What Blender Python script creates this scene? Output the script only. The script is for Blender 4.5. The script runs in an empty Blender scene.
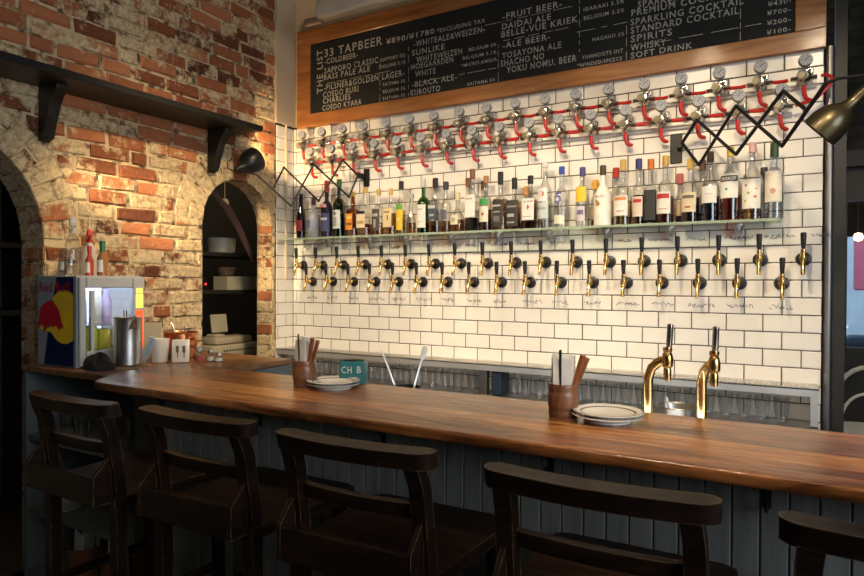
import bpy, bmesh, math, random
from mathutils import Vector, Matrix, Euler
SC = bpy.context.scene
COL = SC.collection
FZ = 1.25                     # height of the reference grout line above the floor
PI = math.pi
random.seed(11)
RND = random.Random(5)

# ------------------------------------------------------------------ helpers
ORD = ['', 'first', 'second', 'third', 'fourth', 'fifth', 'sixth', 'seventh', 'eighth', 'ninth', 'tenth', 'eleventh', 'twelfth', 'thirteenth',
       'fourteenth', 'fifteenth', 'sixteenth', 'seventeenth', 'eighteenth', 'nineteenth', 'twentieth']


def sm(t):
    t = max(0.0, min(1.0, t)); return t * t * (3 - 2 * t)


class MB:
    def __init__(s):
        s.bm = bmesh.new(); s.mi = 0

    def face(s, vs):
        try:
            f = s.bm.faces.new(vs); f.material_index = s.mi; return f
        except ValueError:
            return None

    def box(s, c, d, rot=None, bev=0.0, seg=1):
        hx, hy, hz = d[0] / 2, d[1] / 2, d[2] / 2
        M = Matrix.Translation(Vector(c)) @ (Euler(rot).to_matrix().to_4x4() if rot else Matrix())
        vs = [s.bm.verts.new(M @ Vector((x, y, z))) for x in (-hx, hx) for y in (-hy, hy) for z in (-hz, hz)]
        fs = [s.face([vs[i] for i in q]) for q in ((0, 1, 3, 2), (4, 6, 7, 5), (0, 4, 5, 1), (2, 3, 7, 6), (0, 2, 6, 4), (1, 5, 7, 3))]
        if bev:
            es = {e for f in fs for e in f.edges}
            r = bmesh.ops.bevel(s.bm, geom=list(es), offset=bev, segments=seg, profile=0.5, affect='EDGES')
            for f in r['faces']: f.material_index = s.mi
        return s

    def slab(s, quad, depth):
        """quad: four points, extruded along vector depth"""
        d = Vector(depth)
        a = [s.bm.verts.new(Vector(p)) for p in quad]; b = [s.bm.verts.new(Vector(p) + d) for p in quad]
        n = len(a)
        s.face(a); s.face(b[::-1])
        for i in range(n): s.face([a[i], b[i], b[(i + 1) % n], a[(i + 1) % n]])
        return s

    def lathe(s, prof, seg=24, M=None, sq=None, cap=True):
        M = M or Matrix()
        rings = []
        for k, (r, z) in enumerate(prof):
            if r < 1e-5:
                rings.append([s.bm.verts.new(M @ Vector((0, 0, z)))]); continue
            row = []
            q = sq[k] if sq else 0
            for i in range(seg):
                a = 2 * PI * (i + .5) / seg
                m = 1.0
                if q:
                    p = 6.0
                    m = 1 + q * (1 / (abs(math.cos(a)) ** p + abs(math.sin(a)) ** p) ** (1 / p) - 1)
                row.append(s.bm.verts.new(M @ Vector((r * m * math.cos(a), r * m * math.sin(a), z))))
            rings.append(row)
        for a, b in zip(rings, rings[1:]):
            if len(a) == 1 and len(b) == 1: continue
            for i in range(seg):
                j = (i + 1) % seg
                if len(a) == 1: s.face([a[0], b[i], b[j]])
                elif len(b) == 1: s.face([a[i], a[j], b[0]])
                else: s.face([a[i], a[j], b[j], b[i]])
        if cap:
            if len(rings[0]) > 1: s.face(rings[0][::-1])
            if len(rings[-1]) > 1: s.face(rings[-1])
        return s

    def cyl(s, a, b, r, r2=None, seg=16):
        a, b = Vector(a), Vector(b)
        q = Vector((0, 0, 1)).rotation_difference(b - a).to_matrix().to_4x4()
        return s.lathe([(r, 0), (r2 if r2 is not None else r, (b - a).length)], seg, Matrix.Translation(a) @ q)

    def axis_lathe(s, a, b, prof, seg=20):
        """profile along a->b, z as fraction of the length"""
        a, b = Vector(a), Vector(b); L = (b - a).length
        q = Vector((0, 0, 1)).rotation_difference(b - a).to_matrix().to_4x4()
        return s.lathe([(r, z * L) for r, z in prof], seg, Matrix.Translation(a) @ q)

    def tube(s, pts, r, seg=8, closed=False, flat=1.0):
        pts = [Vector(p) for p in pts]; n = len(pts)
        rs = r if isinstance(r, (list, tuple)) else [r] * n
        up = None; rings = []
        for i, p in enumerate(pts):
            if closed: t = pts[(i + 1) % n] - pts[i - 1]
            else: t = pts[min(i + 1, n - 1)] - pts[max(i - 1, 0)]
            t.normalize()
            if up is None:
                up = Vector((0, 0, 1)) if abs(t.z) < .9 else Vector((0, 1, 0))
            x = up.cross(t); x.normalize(); up = t.cross(x)
            rings.append([s.bm.verts.new(p + (x * math.cos(2 * PI * k / seg) + up * (flat * math.sin(2 * PI * k / seg))) * rs[i]) for k in range(seg)])
        m = n if closed else n - 1
        for i in range(m):
            a, b = rings[i], rings[(i + 1) % n]
            for k in range(seg): s.face([a[k], a[(k + 1) % seg], b[(k + 1) % seg], b[k]])
        if not closed: s.face(rings[0][::-1]); s.face(rings[-1])
        return s

    def prism(s, poly, M, h):
        a = [s.bm.verts.new(M @ Vector((x, y, 0))) for x, y in poly]; b = [s.bm.verts.new(M @ Vector((x, y, h))) for x, y in poly]
        n = len(a); s.face(a[::-1]); s.face(b)
        for i in range(n): s.face([a[i], a[(i + 1) % n], b[(i + 1) % n], b[i]])
        return s

    def pillow(s, org, u, v, n, w, h, cut, dep, jit=0.0, tilt=0.0):
        """a tile or brick face: rectangle w x h at org along unit u, v, standing dep proud along n, edges chamfered by cut"""
        org, u, v, n = Vector(org), Vector(u), Vector(v), Vector(n)
        j = lambda: RND.uniform(-jit, jit)
        base = [(0, 0), (w, 0), (w, h), (0, h)]
        B = [s.bm.verts.new(org + u * (a + j()) + v * (b + j())) for a, b in base]
        ti, tj = RND.uniform(-tilt, tilt), RND.uniform(-tilt, tilt)
        T = []
        for a, b in [(cut, cut), (w - cut, cut), (w - cut, h - cut), (cut, h - cut)]:
            T.append(s.bm.verts.new(org + u * (a + j()) + v * (b + j()) + n * (dep + ti * (a - w / 2) + tj * (b - h / 2) + j() * .6)))
        fs = [s.face(T)]
        for i in range(4): fs.append(s.face([B[i], B[(i + 1) % 4], T[(i + 1) % 4], T[i]]))
        return fs

    def build(s, name, mats, parent=None, loc=(0, 0, 0), rot=None, smooth=35, fixn=True):
        if fixn: bmesh.ops.recalc_face_normals(s.bm, faces=s.bm.faces[:])
        me = bpy.data.meshes.new(name); s.bm.to_mesh(me); s.bm.free()
        for m in (mats if isinstance(mats, (list, tuple)) else [mats]): me.materials.append(m)
        if smooth:
            me.shade_smooth(); me.set_sharp_from_angle(angle=math.radians(smooth))
        o = bpy.data.objects.new(name, me); COL.objects.link(o)
        o.location = loc
        if rot: o.rotation_euler = rot
        if parent: o.parent = parent
        return o


def tag(o, label, cat, group=None):
    o['label'] = label; o['category'] = cat
    if group: o['group'] = group
    return o


def thing(name, label, cat, loc=(0, 0, 0), rz=0.0, group=None):
    o = bpy.data.objects.new(name, None); COL.objects.link(o)
    o.location = loc; o.rotation_euler = (0, 0, rz); o.empty_display_size = .1
    return tag(o, label, cat, group)


def dup(o, parent=None):
    c = o.copy(); COL.objects.link(c)
    if parent: c.parent = parent
    for ch in list(o.children): dup(ch, c)
    return c


def struct(o):
    o['kind'] = 'structure'; return o


# text -> flat outline polygons, cached
_tx = {}


def text_polys(body):
    if body in _tx: return _tx[body]
    cu = bpy.data.curves.new('t', 'FONT'); cu.body = body; cu.resolution_u = 2; cu.size = 1.0; cu.offset = .012; cu.space_character = 1.18
    ob = bpy.data.objects.new('t', cu); COL.objects.link(ob)
    dg = bpy.context.evaluated_depsgraph_get()
    me = bpy.data.meshes.new_from_object(ob.evaluated_get(dg))
    V = [(v.co.x, v.co.y) for v in me.vertices]; F = [tuple(p.vertices) for p in me.polygons]
    bpy.data.objects.remove(ob); bpy.data.curves.remove(cu); bpy.data.meshes.remove(me)
    x0 = min(v[0] for v in V); x1 = max(v[0] for v in V)
    V = [(x - x0, y) for x, y in V]
    _tx[body] = (V, F, x1 - x0); return _tx[body]


def put_text(mb, body, fn, width, cap, bold=0.0):
    """fn maps (x, y) in metres to a 3D point"""
    V, F, w = text_polys(body)
    sx, sy = width / w, cap / .69
    vs = [mb.bm.verts.new(fn(x * sx, y * sy)) for x, y in V]
    for f in F: mb.face([vs[i] for i in f])


# ------------------------------------------------------------------ materials
def nd(nt, typ, **kw):
    n = nt.nodes.new(typ)
    for k, v in kw.items():
        if k.startswith('i_'):
            key = k[2:].replace('_', ' ')
            n.inputs[key].default_value = v
        else: setattr(n, k, v)
    return n


def lin(c):
    return tuple(c) + (1.0,) if len(c) == 3 else c


def mat(name, col, rough=.5, metal=0.0, col2=None, scale=8.0, stretch=(1, 1, 1), bump=0.0, bscale=None, coat=0.0, detail=4.0, edge=(.35, .65), trans=0.0,
        emit=None, estr=0.0, spec=None, rvar=0.0, croughness=.08):
    m = bpy.data.materials.new(name); m.use_nodes = True
    nt = m.node_tree; b = nt.nodes['Principled BSDF']; L = nt.links.new
    b.inputs['Base Color'].default_value = lin(col); b.inputs['Roughness'].default_value = rough; b.inputs['Metallic'].default_value = metal
    b.inputs['Coat Weight'].default_value = coat; b.inputs['Coat Roughness'].default_value = croughness
    b.inputs['Transmission Weight'].default_value = trans
    if spec is not None: b.inputs['Specular IOR Level'].default_value = spec
    if emit:
        b.inputs['Emission Color'].default_value = lin(emit); b.inputs['Emission Strength'].default_value = estr
    tc = nd(nt, 'ShaderNodeTexCoord'); mp = nd(nt, 'ShaderNodeMapping'); mp.inputs['Scale'].default_value = stretch
    L(tc.outputs['Object'], mp.inputs['Vector'])
    nz = nd(nt, 'ShaderNodeTexNoise', i_Scale=scale, i_Detail=detail); L(mp.outputs[0], nz.inputs['Vector'])
    c2 = col2 or tuple(c * .86 for c in col[:3])
    rp = nd(nt, 'ShaderNodeValToRGB'); rp.color_ramp.elements[0].position = edge[0]; rp.color_ramp.elements[1].position = edge[1]
    rp.color_ramp.elements[0].color = lin(c2); rp.color_ramp.elements[1].color = lin(col)
    L(nz.outputs['Fac'], rp.inputs[0]); L(rp.outputs[0], b.inputs['Base Color'])
    if rvar:
        mr = nd(nt, 'ShaderNodeMapRange'); mr.inputs['To Min'].default_value = max(0.02, rough - rvar); mr.inputs['To Max'].default_value = rough + rvar
        mr.inputs['From Min'].default_value = .3; mr.inputs['From Max'].default_value = .7
        L(nz.outputs['Fac'], mr.inputs[0]); L(mr.outputs[0], b.inputs['Roughness'])
    if bump:
        n2 = nd(nt, 'ShaderNodeTexNoise', i_Scale=bscale or scale, i_Detail=5.0); L(mp.outputs[0], n2.inputs['Vector'])
        bp = nd(nt, 'ShaderNodeBump', i_Strength=bump, i_Distance=.01); L(n2.outputs['Fac'], bp.inputs['Height']); L(bp.outputs[0], b.inputs['Normal'])
    return m


def glass(name, tint=(1, 1, 1), rough=.02, refl=.5, frost=0.0):
    """thin clear glass: tinted see-through with a Fresnel reflection"""
    m = bpy.data.materials.new(name); m.use_nodes = True
    nt = m.node_tree; nt.nodes.clear(); L = nt.links.new
    out = nd(nt, 'ShaderNodeOutputMaterial')
    tr = nd(nt, 'ShaderNodeBsdfTransparent'); gl = nd(nt, 'ShaderNodeBsdfGlossy', i_Roughness=rough)
    tc = nd(nt, 'ShaderNodeTexCoord'); nz = nd(nt, 'ShaderNodeTexNoise', i_Scale=20.0); L(tc.outputs['Object'], nz.inputs['Vector'])
    mx = nd(nt, 'ShaderNodeMixRGB'); mx.inputs[1].default_value = lin(tint); mx.inputs[2].default_value = lin(tuple(t * .93 for t in tint))
    L(nz.outputs['Fac'], mx.inputs[0]); L(mx.outputs[0], tr.inputs['Color'])
    lw = nd(nt, 'ShaderNodeLayerWeight', i_Blend=.35)
    mr = nd(nt, 'ShaderNodeMapRange'); mr.inputs['To Min'].default_value = .05; mr.inputs['To Max'].default_value = refl; L(lw.outputs['Facing'], mr.inputs[0])
    ms = nd(nt, 'ShaderNodeMixShader'); L(mr.outputs[0], ms.inputs[0]); L(tr.outputs[0], ms.inputs[1]); L(gl.outputs[0], ms.inputs[2])
    if frost:
        df = nd(nt, 'ShaderNodeBsdfDiffuse'); df.inputs['Color'].default_value = lin(tint)
        m2 = nd(nt, 'ShaderNodeMixShader'); m2.inputs[0].default_value = frost; L(ms.outputs[0], m2.inputs[1]); L(df.outputs[0], m2.inputs[2]); ms = m2
    L(ms.outputs[0], out.inputs[0]); return m


def brick_mat():
    m = bpy.data.materials.new('old limewashed brick'); m.use_nodes = True
    nt = m.node_tree; b = nt.nodes['Principled BSDF']; L = nt.links.new
    b.inputs['Roughness'].default_value = .9; b.inputs['Specular IOR Level'].default_value = .2
    tc = nd(nt, 'ShaderNodeTexCoord'); at = nd(nt, 'ShaderNodeVertexColor', layer_name='brick')
    sp = nd(nt, 'ShaderNodeSeparateColor'); L(at.outputs['Color'], sp.inputs[0])
    n1 = nd(nt, 'ShaderNodeTexNoise', i_Scale=9.0, i_Detail=8.0, i_Roughness=.65); L(tc.outputs['Object'], n1.inputs['Vector'])
    n2 = nd(nt, 'ShaderNodeTexNoise', i_Scale=45.0, i_Detail=6.0, i_Roughness=.7); L(tc.outputs['Object'], n2.inputs['Vector'])
    # brick body colour: dark maroon .. bright orange, by brick and by grain
    r1 = nd(nt, 'ShaderNodeValToRGB'); e = r1.color_ramp.elements
    e[0].color = (.10, .036, .020, 1); e[1].color = (.46, .18, .080, 1); e[0].position = .1; e[1].position = .9
    k = e.new(.5); k.color = (.30, .102, .044, 1)
    a1 = nd(nt, 'ShaderNodeMath', operation='MULTIPLY_ADD'); L(n2.outputs['Fac'], a1.inputs[0]); a1.inputs[1].default_value = .55
    a0 = nd(nt, 'ShaderNodeMath', operation='MULTIPLY_ADD'); L(sp.outputs[1], a0.inputs[0]); a0.inputs[1].default_value = .95; a0.inputs[2].default_value = -.24
    L(a0.outputs[0], a1.inputs[2]); L(a1.outputs[0], r1.inputs[0])
    # limewash: cream
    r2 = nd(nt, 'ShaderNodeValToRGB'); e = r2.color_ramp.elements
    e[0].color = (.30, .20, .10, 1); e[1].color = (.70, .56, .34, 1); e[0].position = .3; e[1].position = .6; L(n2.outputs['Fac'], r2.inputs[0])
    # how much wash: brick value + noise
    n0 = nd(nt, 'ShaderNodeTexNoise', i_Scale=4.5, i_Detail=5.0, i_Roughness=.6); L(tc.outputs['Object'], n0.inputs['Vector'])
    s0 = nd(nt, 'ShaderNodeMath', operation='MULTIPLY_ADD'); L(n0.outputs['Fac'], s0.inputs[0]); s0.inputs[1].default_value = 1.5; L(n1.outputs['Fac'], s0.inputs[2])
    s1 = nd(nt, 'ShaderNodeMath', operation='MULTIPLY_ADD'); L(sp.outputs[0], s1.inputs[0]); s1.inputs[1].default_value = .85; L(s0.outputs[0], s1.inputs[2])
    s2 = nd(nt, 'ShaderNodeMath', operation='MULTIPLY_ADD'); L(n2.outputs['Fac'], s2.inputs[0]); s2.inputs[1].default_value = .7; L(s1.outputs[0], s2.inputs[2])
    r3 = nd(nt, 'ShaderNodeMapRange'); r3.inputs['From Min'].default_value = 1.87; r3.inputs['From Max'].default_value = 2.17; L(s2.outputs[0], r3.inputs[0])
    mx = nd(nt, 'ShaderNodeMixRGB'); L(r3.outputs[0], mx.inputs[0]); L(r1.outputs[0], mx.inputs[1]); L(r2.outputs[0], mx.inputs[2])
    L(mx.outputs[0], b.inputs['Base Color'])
    bp = nd(nt, 'ShaderNodeBump', i_Strength=.8, i_Distance=.012); L(n2.outputs['Fac'], bp.inputs['Height'])
    bp2 = nd(nt, 'ShaderNodeBump', i_Strength=.5, i_Distance=.02); L(n1.outputs['Fac'], bp2.inputs['Height']); L(bp.outputs[0], bp2.inputs['Normal'])
    L(bp2.outputs[0], b.inputs['Normal']); return m


def wood_mat(name, dark, mid, light, rough, coat=0.0, stretch=(1.2, 16, 16), scale=3.0, bump=.15, crough=.1, plank=None, wear=None, spec=None):
    m = bpy.data.materials.new(name); m.use_nodes = True
    nt = m.node_tree; b = nt.nodes['Principled BSDF']; L = nt.links.new
    tc = nd(nt, 'ShaderNodeTexCoord'); mp = nd(nt, 'ShaderNodeMapping'); mp.inputs['Scale'].default_value = stretch
    L(tc.outputs['Object'], mp.inputs['Vector'])
    if spec is not None: b.inputs['Specular IOR Level'].default_value = spec
    n1 = nd(nt, 'ShaderNodeTexNoise', i_Scale=scale, i_Detail=7.0, i_Roughness=.62, i_Distortion=.6); L(mp.outputs[0], n1.inputs['Vector'])
    n2 = nd(nt, 'ShaderNodeTexNoise', i_Scale=2.3, i_Detail=3.0); L(tc.outputs['Object'], n2.inputs['Vector'])
    ad = nd(nt, 'ShaderNodeMath', operation='MULTIPLY_ADD'); L(n2.outputs['Fac'], ad.inputs[0]); ad.inputs[1].default_value = .55
    su = nd(nt, 'ShaderNodeMath', operation='SUBTRACT'); L(n1.outputs['Fac'], su.inputs[0]); su.inputs[1].default_value = .27; L(su.outputs[0], ad.inputs[2])
    adv = ad.outputs[0]
    if plank:
        s0 = nd(nt, 'ShaderNodeSeparateXYZ'); L(tc.outputs['Object'], s0.inputs[0])
        d0 = nd(nt, 'ShaderNodeMath', operation='DIVIDE'); L(s0.outputs[1], d0.inputs[0]); d0.inputs[1].default_value = plank * 2
        f0 = nd(nt, 'ShaderNodeMath', operation='FLOOR'); L(d0.outputs[0], f0.inputs[0])
        w0 = nd(nt, 'ShaderNodeTexWhiteNoise', noise_dimensions='1D'); L(f0.outputs[0], w0.inputs['W'])
        m0 = nd(nt, 'ShaderNodeMath', operation='MULTIPLY_ADD'); L(w0.outputs['Value'], m0.inputs[0]); m0.inputs[1].default_value = .22; m0.inputs[2].default_value = -.13
        q0 = nd(nt, 'ShaderNodeMath', operation='ADD'); L(m0.outputs[0], q0.inputs[0]); L(adv, q0.inputs[1]); adv = q0.outputs[0]
    rp = nd(nt, 'ShaderNodeValToRGB'); e = rp.color_ramp.elements
    e[0].color = lin(dark); e[1].color = lin(light); e[0].position = .28; e[1].position = .72; k = e.new(.5); k.color = lin(mid)
    L(adv, rp.inputs[0]); last = rp.outputs[0]
    h = n1.outputs['Fac']
    if plank:
        sx = nd(nt, 'ShaderNodeSeparateXYZ'); L(tc.outputs['Object'], sx.inputs[0])
        mm = nd(nt, 'ShaderNodeMath', operation='PINGPONG'); L(sx.outputs[1], mm.inputs[0]); mm.inputs[1].default_value = plank
        gt = nd(nt, 'ShaderNodeMapRange'); gt.inputs['From Min'].default_value = 0; gt.inputs['From Max'].default_value = .004
        gt.inputs['To Min'].default_value = .25; L(mm.outputs[0], gt.inputs[0])
        mu = nd(nt, 'ShaderNodeMixRGB', blend_type='MULTIPLY'); mu.inputs[0].default_value = 1; L(last, mu.inputs[1]); L(gt.outputs[0], mu.inputs[2]); last = mu.outputs[0]
    if wear:
        n3 = nd(nt, 'ShaderNodeTexNoise', i_Scale=38.0, i_Detail=5.0); L(tc.outputs['Object'], n3.inputs['Vector'])
        ge = nd(nt, 'ShaderNodeNewGeometry'); bv = nd(nt, 'ShaderNodeBevel', samples=4); bv.inputs['Radius'].default_value = .006
        dt = nd(nt, 'ShaderNodeVectorMath', operation='DOT_PRODUCT'); L(ge.outputs['True Normal'], dt.inputs[0]); L(bv.outputs[0], dt.inputs[1])
        a = nd(nt, 'ShaderNodeMath', operation='MULTIPLY_ADD'); L(dt.outputs['Value'], a.inputs[0]); a.inputs[1].default_value = -2.2; a.inputs[2].default_value = 2.2
        a2 = nd(nt, 'ShaderNodeMath', operation='MULTIPLY'); L(a.outputs[0], a2.inputs[0]); L(n3.outputs['Fac'], a2.inputs[1])
        r = nd(nt, 'ShaderNodeMapRange'); r.inputs['From Min'].default_value = wear; r.inputs['From Max'].default_value = wear + .08; L(a2.outputs[0], r.inputs[0])
        mu = nd(nt, 'ShaderNodeMixRGB'); L(r.outputs[0], mu.inputs[0]); L(last, mu.inputs[1]); mu.inputs[2].default_value = (.30, .18, .09, 1); last = mu.outputs[0]
    L(last, b.inputs['Base Color'])
    mr = nd(nt, 'ShaderNodeMapRange'); mr.inputs['To Min'].default_value = rough - .12; mr.inputs['To Max'].default_value = rough + .12
    L(n2.outputs['Fac'], mr.inputs[0]); L(mr.outputs[0], b.inputs['Roughness'])
    b.inputs['Coat Weight'].default_value = coat; b.inputs['Coat Roughness'].default_value = crough
    if plank:
        n5 = nd(nt, 'ShaderNodeTexNoise', i_Scale=14.0, i_Detail=3.0); L(tc.outputs['Object'], n5.inputs['Vector'])
        a5 = nd(nt, 'ShaderNodeMath', operation='MULTIPLY_ADD'); L(n5.outputs['Fac'], a5.inputs[0]); a5.inputs[1].default_value = 1.6; L(h, a5.inputs[2]); h = a5.outputs[0]
    bp = nd(nt, 'ShaderNodeBump', i_Strength=bump, i_Distance=.008); L(h, bp.inputs['Height']); L(bp.outputs[0], b.inputs['Normal']); L(bp.outputs[0], b.inputs['Coat Normal'])
    return m


M = {}
M['tile'] = mat('glazed cream tile', (.84, .80, .73), .24, col2=(.79, .745, .67), scale=5, bump=.03, bscale=14)
M['grout'] = mat('dark grout', (.045, .032, .022), .9, scale=30)
M['brick'] = brick_mat()
M['mortar'] = mat('lime mortar', (.58, .45, .27), .95, col2=(.10, .066, .038), scale=22, bump=.9, bscale=40, edge=(.36, .52))
M['plaster'] = mat('beige plaster', (.55, .47, .34), .8, col2=(.48, .40, .28), scale=4, bump=.1, bscale=30)
M['ivory'] = mat('ivory case', (.70, .64, .52), .4, scale=3)
M['ceil'] = mat('cream ceiling', (.50, .43, .31), .9, scale=3)
M['floor'] = wood_mat('dark floor boards', (.035, .026, .02), (.06, .042, .03), (.09, .065, .045), .5, plank=.12)
M['darkwall'] = mat('dark painted wall', (.05, .045, .038), .8, scale=5)
M['darkbrick'] = mat('dark grey brick', (.050, .044, .034), .9, col2=(.022, .019, .015), scale=9, bump=.5)
M['bar'] = wood_mat('varnished bar wood', (.090, .025, .006), (.31, .105, .025), (.58, .27, .080), .34, coat=.5, stretch=(1.8, 14, 14), scale=3.0, bump=.32, crough=.15, plank=.059)
M['sidewood'] = wood_mat('side counter wood', (.10, .045, .018), (.20, .095, .038), (.30, .16, .07), .4, coat=.2, stretch=(9, 1.4, 9))
M['chair'] = wood_mat('dark stained chair wood', (.006, .0028, .0018), (.011, .005, .0028), (.024, .011, .0055), .45, coat=.05, stretch=(2, 12, 12), scale=4, wear=.40, crough=.25, spec=.18)
M['pine'] = wood_mat('orange pine board', (.17, .056, .012), (.34, .125, .030), (.46, .20, .060), .42, coat=.15, stretch=(1.0, 10, 10), scale=2.6, bump=.08)
M['beadboard'] = mat('grey blue painted boards', (.185, .19, .18), .75, col2=(.13, .135, .128), scale=5, stretch=(6, 6, .7), bump=.15, bscale=20, spec=.2)
M['cabinet'] = mat('blue grey cabinet paint', (.12, .145, .15), .6, scale=4)
M['dkpanel'] = mat('near black panel', (.022, .020, .018), .5, scale=6)
M['chalk'] = mat('white chalk', (.50, .48, .41), .9, col2=(.24, .23, .20), scale=120, edge=(.35, .6))
M['slate'] = mat('blackboard', (.010, .0105, .0095), .8, col2=(.006, .0065, .006), scale=5)
M['black'] = mat('black plastic', (.012, .011, .010), .35, scale=10)
M['iron'] = mat('black iron', (.016, .015, .014), .42, metal=.4, scale=12, bump=.08)
M['steel'] = mat('brushed steel', (.60, .59, .57), .34, metal=1, scale=6)
M['case'] = mat('dull nickel gauge case', (.34, .33, .31), .5, metal=.85, scale=10)
M['satin'] = mat('satin steel', (.74, .75, .76), .5, metal=.85, scale=6)
M['pole'] = mat('dull steel pole', (.30, .28, .26), .4, metal=1, scale=4)
M['chrome'] = mat('chrome', (.55, .53, .48), .18, metal=1, scale=10)
M['brass'] = mat('polished brass', (.78, .52, .20), .2, metal=1, col2=(.66, .42, .15), scale=12)
M['oldbrass'] = mat('dark old brass', (.115, .092, .045), .36, metal=.8, col2=(.085, .068, .034), scale=6, coat=.25)
M['copper'] = mat('copper', (.62, .24, .10), .28, metal=1, scale=5)
M['knob'] = mat('pale brass knob', (.80, .70, .48), .28, metal=.8, scale=12)
M['red'] = mat('red hose', (.50, .018, .012), .35, scale=8)
M['dial'] = mat('gauge dial', (.40, .40, .42), .75, scale=30, spec=.15)
M['ink'] = mat('dark ink', (.05, .05, .06), .6, scale=20)
M['marker'] = mat('grey marker pen', (.10, .09, .11), .6, scale=20)
M['edge'] = mat('polished glass edge', (.34, .41, .30), .2, scale=12)
M['shelfglass'] = glass('green edged shelf glass', (.93, .985, .94), .06, .22)
M['clear'] = glass('clear glass', (.965, .965, .95), .04, .9)
M['tumbler'] = glass('tumbler glass', (.982, .985, .985), .06, .45)
M['greeng'] = glass('green glass', (.10, .36, .07), .04, .6)
M['dkgreen'] = glass('dark green glass', (.03, .13, .03), .04, .6)
M['dkbrown'] = glass('dark brown glass', (.07, .03, .012), .04, .6)
M['amberg'] = glass('amber glass', (.55, .25, .06), .04, .6)
M['white'] = mat('white porcelain', (.80, .76, .68), .25, scale=6, coat=.3)
M['paper'] = mat('white paper', (.88, .85, .78), .8, scale=30)
M['cream'] = mat('cream enamel', (.60, .52, .36), .45, scale=6)
M['woodbarrel'] = wood_mat('brown barrel wood', (.11, .042, .018), (.19, .075, .032), (.28, .12, .05), .4, coat=.2, stretch=(6, 6, 1), scale=5)
M['cutwood'] = wood_mat('reddish cutlery wood', (.20, .06, .02), (.32, .11, .035), (.42, .17, .06), .4, stretch=(4, 4, 1))
M['teal'] = mat('teal enamel', (.035, .20, .22), .4, scale=7)
M['cloth'] = mat('black cloth', (.012, .011, .012), .95, scale=30, bump=.4)
M['tray'] = mat('brown woven mat', (.16, .105, .06), .8, scale=40, bump=.4)
M['curtain'] = mat('dusky red curtain', (.16, .075, .06), .85, scale=12)
M['navy'] = mat('navy print', (.010, .016, .075), .35, scale=6)
M['silver'] = mat('silver grey print', (.30, .33, .38), .35, scale=6)
M['fridge'] = mat('grey fridge shell', (.42, .44, .46), .4, scale=5)
M['emred'] = mat('print red', (.55, .018, .03), .35, scale=10)
M['emyel'] = mat('print yellow', (.85, .58, .03), .35, scale=10)
M['led'] = mat('lit fridge lining', (.8, .85, .95), .5, emit=(.62, .78, 1.0), estr=1.9)
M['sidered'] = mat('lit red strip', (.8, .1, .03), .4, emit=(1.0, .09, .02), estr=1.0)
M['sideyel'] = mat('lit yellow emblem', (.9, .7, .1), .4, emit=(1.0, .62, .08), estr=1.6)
M['lime'] = mat('yellow green packaging', (.62, .68, .04), .5, scale=12)
M['lilac'] = mat('lilac packaging', (.42, .30, .62), .5, scale=12)
M['bulb'] = mat('lamp bulb', (1, .8, .5), .4, emit=(1, .70, .36), estr=5)
M['redled'] = mat('red pilot light', (1, .1, .1), .4, emit=(1, .02, .03), estr=5)
M['spray'] = glass('milky plastic', (.86, .85, .80), .25, .4, frost=.45)
M['bistro'] = mat('ivory painted metal', (.70, .66, .55), .4, scale=5)
M['facade'] = mat('pale blue facade', (.55, .68, .78), .7, scale=2)
M['pave'] = mat('pavement', (.30, .30, .31), .85, scale=6)
M['pink'] = mat('pink sign', (.85, .22, .32), .6, scale=4)
M['asphalt'] = mat('dark street metal', (.05, .06, .08), .5, scale=3)
_pc = {}


def paint(c, rough=.45):
    k = (tuple(c), rough)
    if k not in _pc: _pc[k] = mat('print %d' % len(_pc), c, rough, scale=25)
    return _pc[k]


def liquid(c):
    k = ('L',) + tuple(c)
    if k not in _pc: _pc[k] = glass('liquid %d' % len(_pc), tuple(x ** .42 for x in c), .05, .25)
    return _pc[k]


# ------------------------------------------------------------------ camera
cam = bpy.data.objects.new('camera', bpy.data.cameras.new('camera')); COL.objects.link(cam)
cam.data.sensor_width = 36; cam.data.lens = 26.576; cam.data.clip_start = .05
yaw, pitch, roll = 0.529854, 0.00987181, 0.00392519
fw = Vector((-math.sin(yaw) * math.cos(pitch), math.cos(yaw) * math.cos(pitch), -math.sin(pitch)))
rt = Vector((math.cos(yaw), math.sin(yaw), 0)); up = rt.cross(fw)
r2 = rt * math.cos(roll) + up * math.sin(roll); u2 = -rt * math.sin(roll) + up * math.cos(roll)
cam.matrix_world = Matrix.Translation((2.76852, -3.28206, .144 + FZ)) @ Matrix((r2, u2, -fw)).transposed().to_4x4()
SC.camera = cam

XL = -.255        # face of the brick wall
XR = 2.83         # right end of the tiled wall
TW, TH = .153, .0785
CEIL = 2.05 + FZ

# ------------------------------------------------------------------ setting
b = MB(); b.box((1.5, -1.2, -.05), (7, 8, .1)); struct(b.build('floor', M['floor']))
b = MB(); b.box((1.5, -1.2, CEIL + .05), (7, 8, .1)); struct(b.build('ceiling', M['ceil']))

# tiled back wall
wall = MB(); wall.box(((XL + XR) / 2 - .1, .063, CEIL / 2), (XR - XL + .2, .12, CEIL)); wall = struct(wall.build('wall_back', M['grout']))
b = MB()
for n in range(-15, 9):
    z0 = -(n + 1) * TH + FZ
    off = 0 if n % 2 == 0 else TW / 2
    k = -3
    while True:
        x0 = k * TW + off; x1 = x0 + TW; k += 1
        if x0 > XR: break
        x0, x1 = max(x0 + .0021, XL + .001), min(x1 - .0021, XR)
        if x1 - x0 < .012: continue
        b.pillow((x0, .003, z0 + .0021), (1, 0, 0), (0, 0, 1), (0, -1, 0), x1 - x0, TH - .0042, .003, .003, 0, .006)
b.build('tiles', M['tile'], wall, smooth=20)
b = MB(); b.box(((XL + XR) / 2, .001, (1.19 + FZ + CEIL) / 2), (XR - XL, .004, CEIL - 1.19 - FZ)); b.build('upper_plaster', M['plaster'], wall)
# handwriting on two rows of tiles
b = MB()


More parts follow.
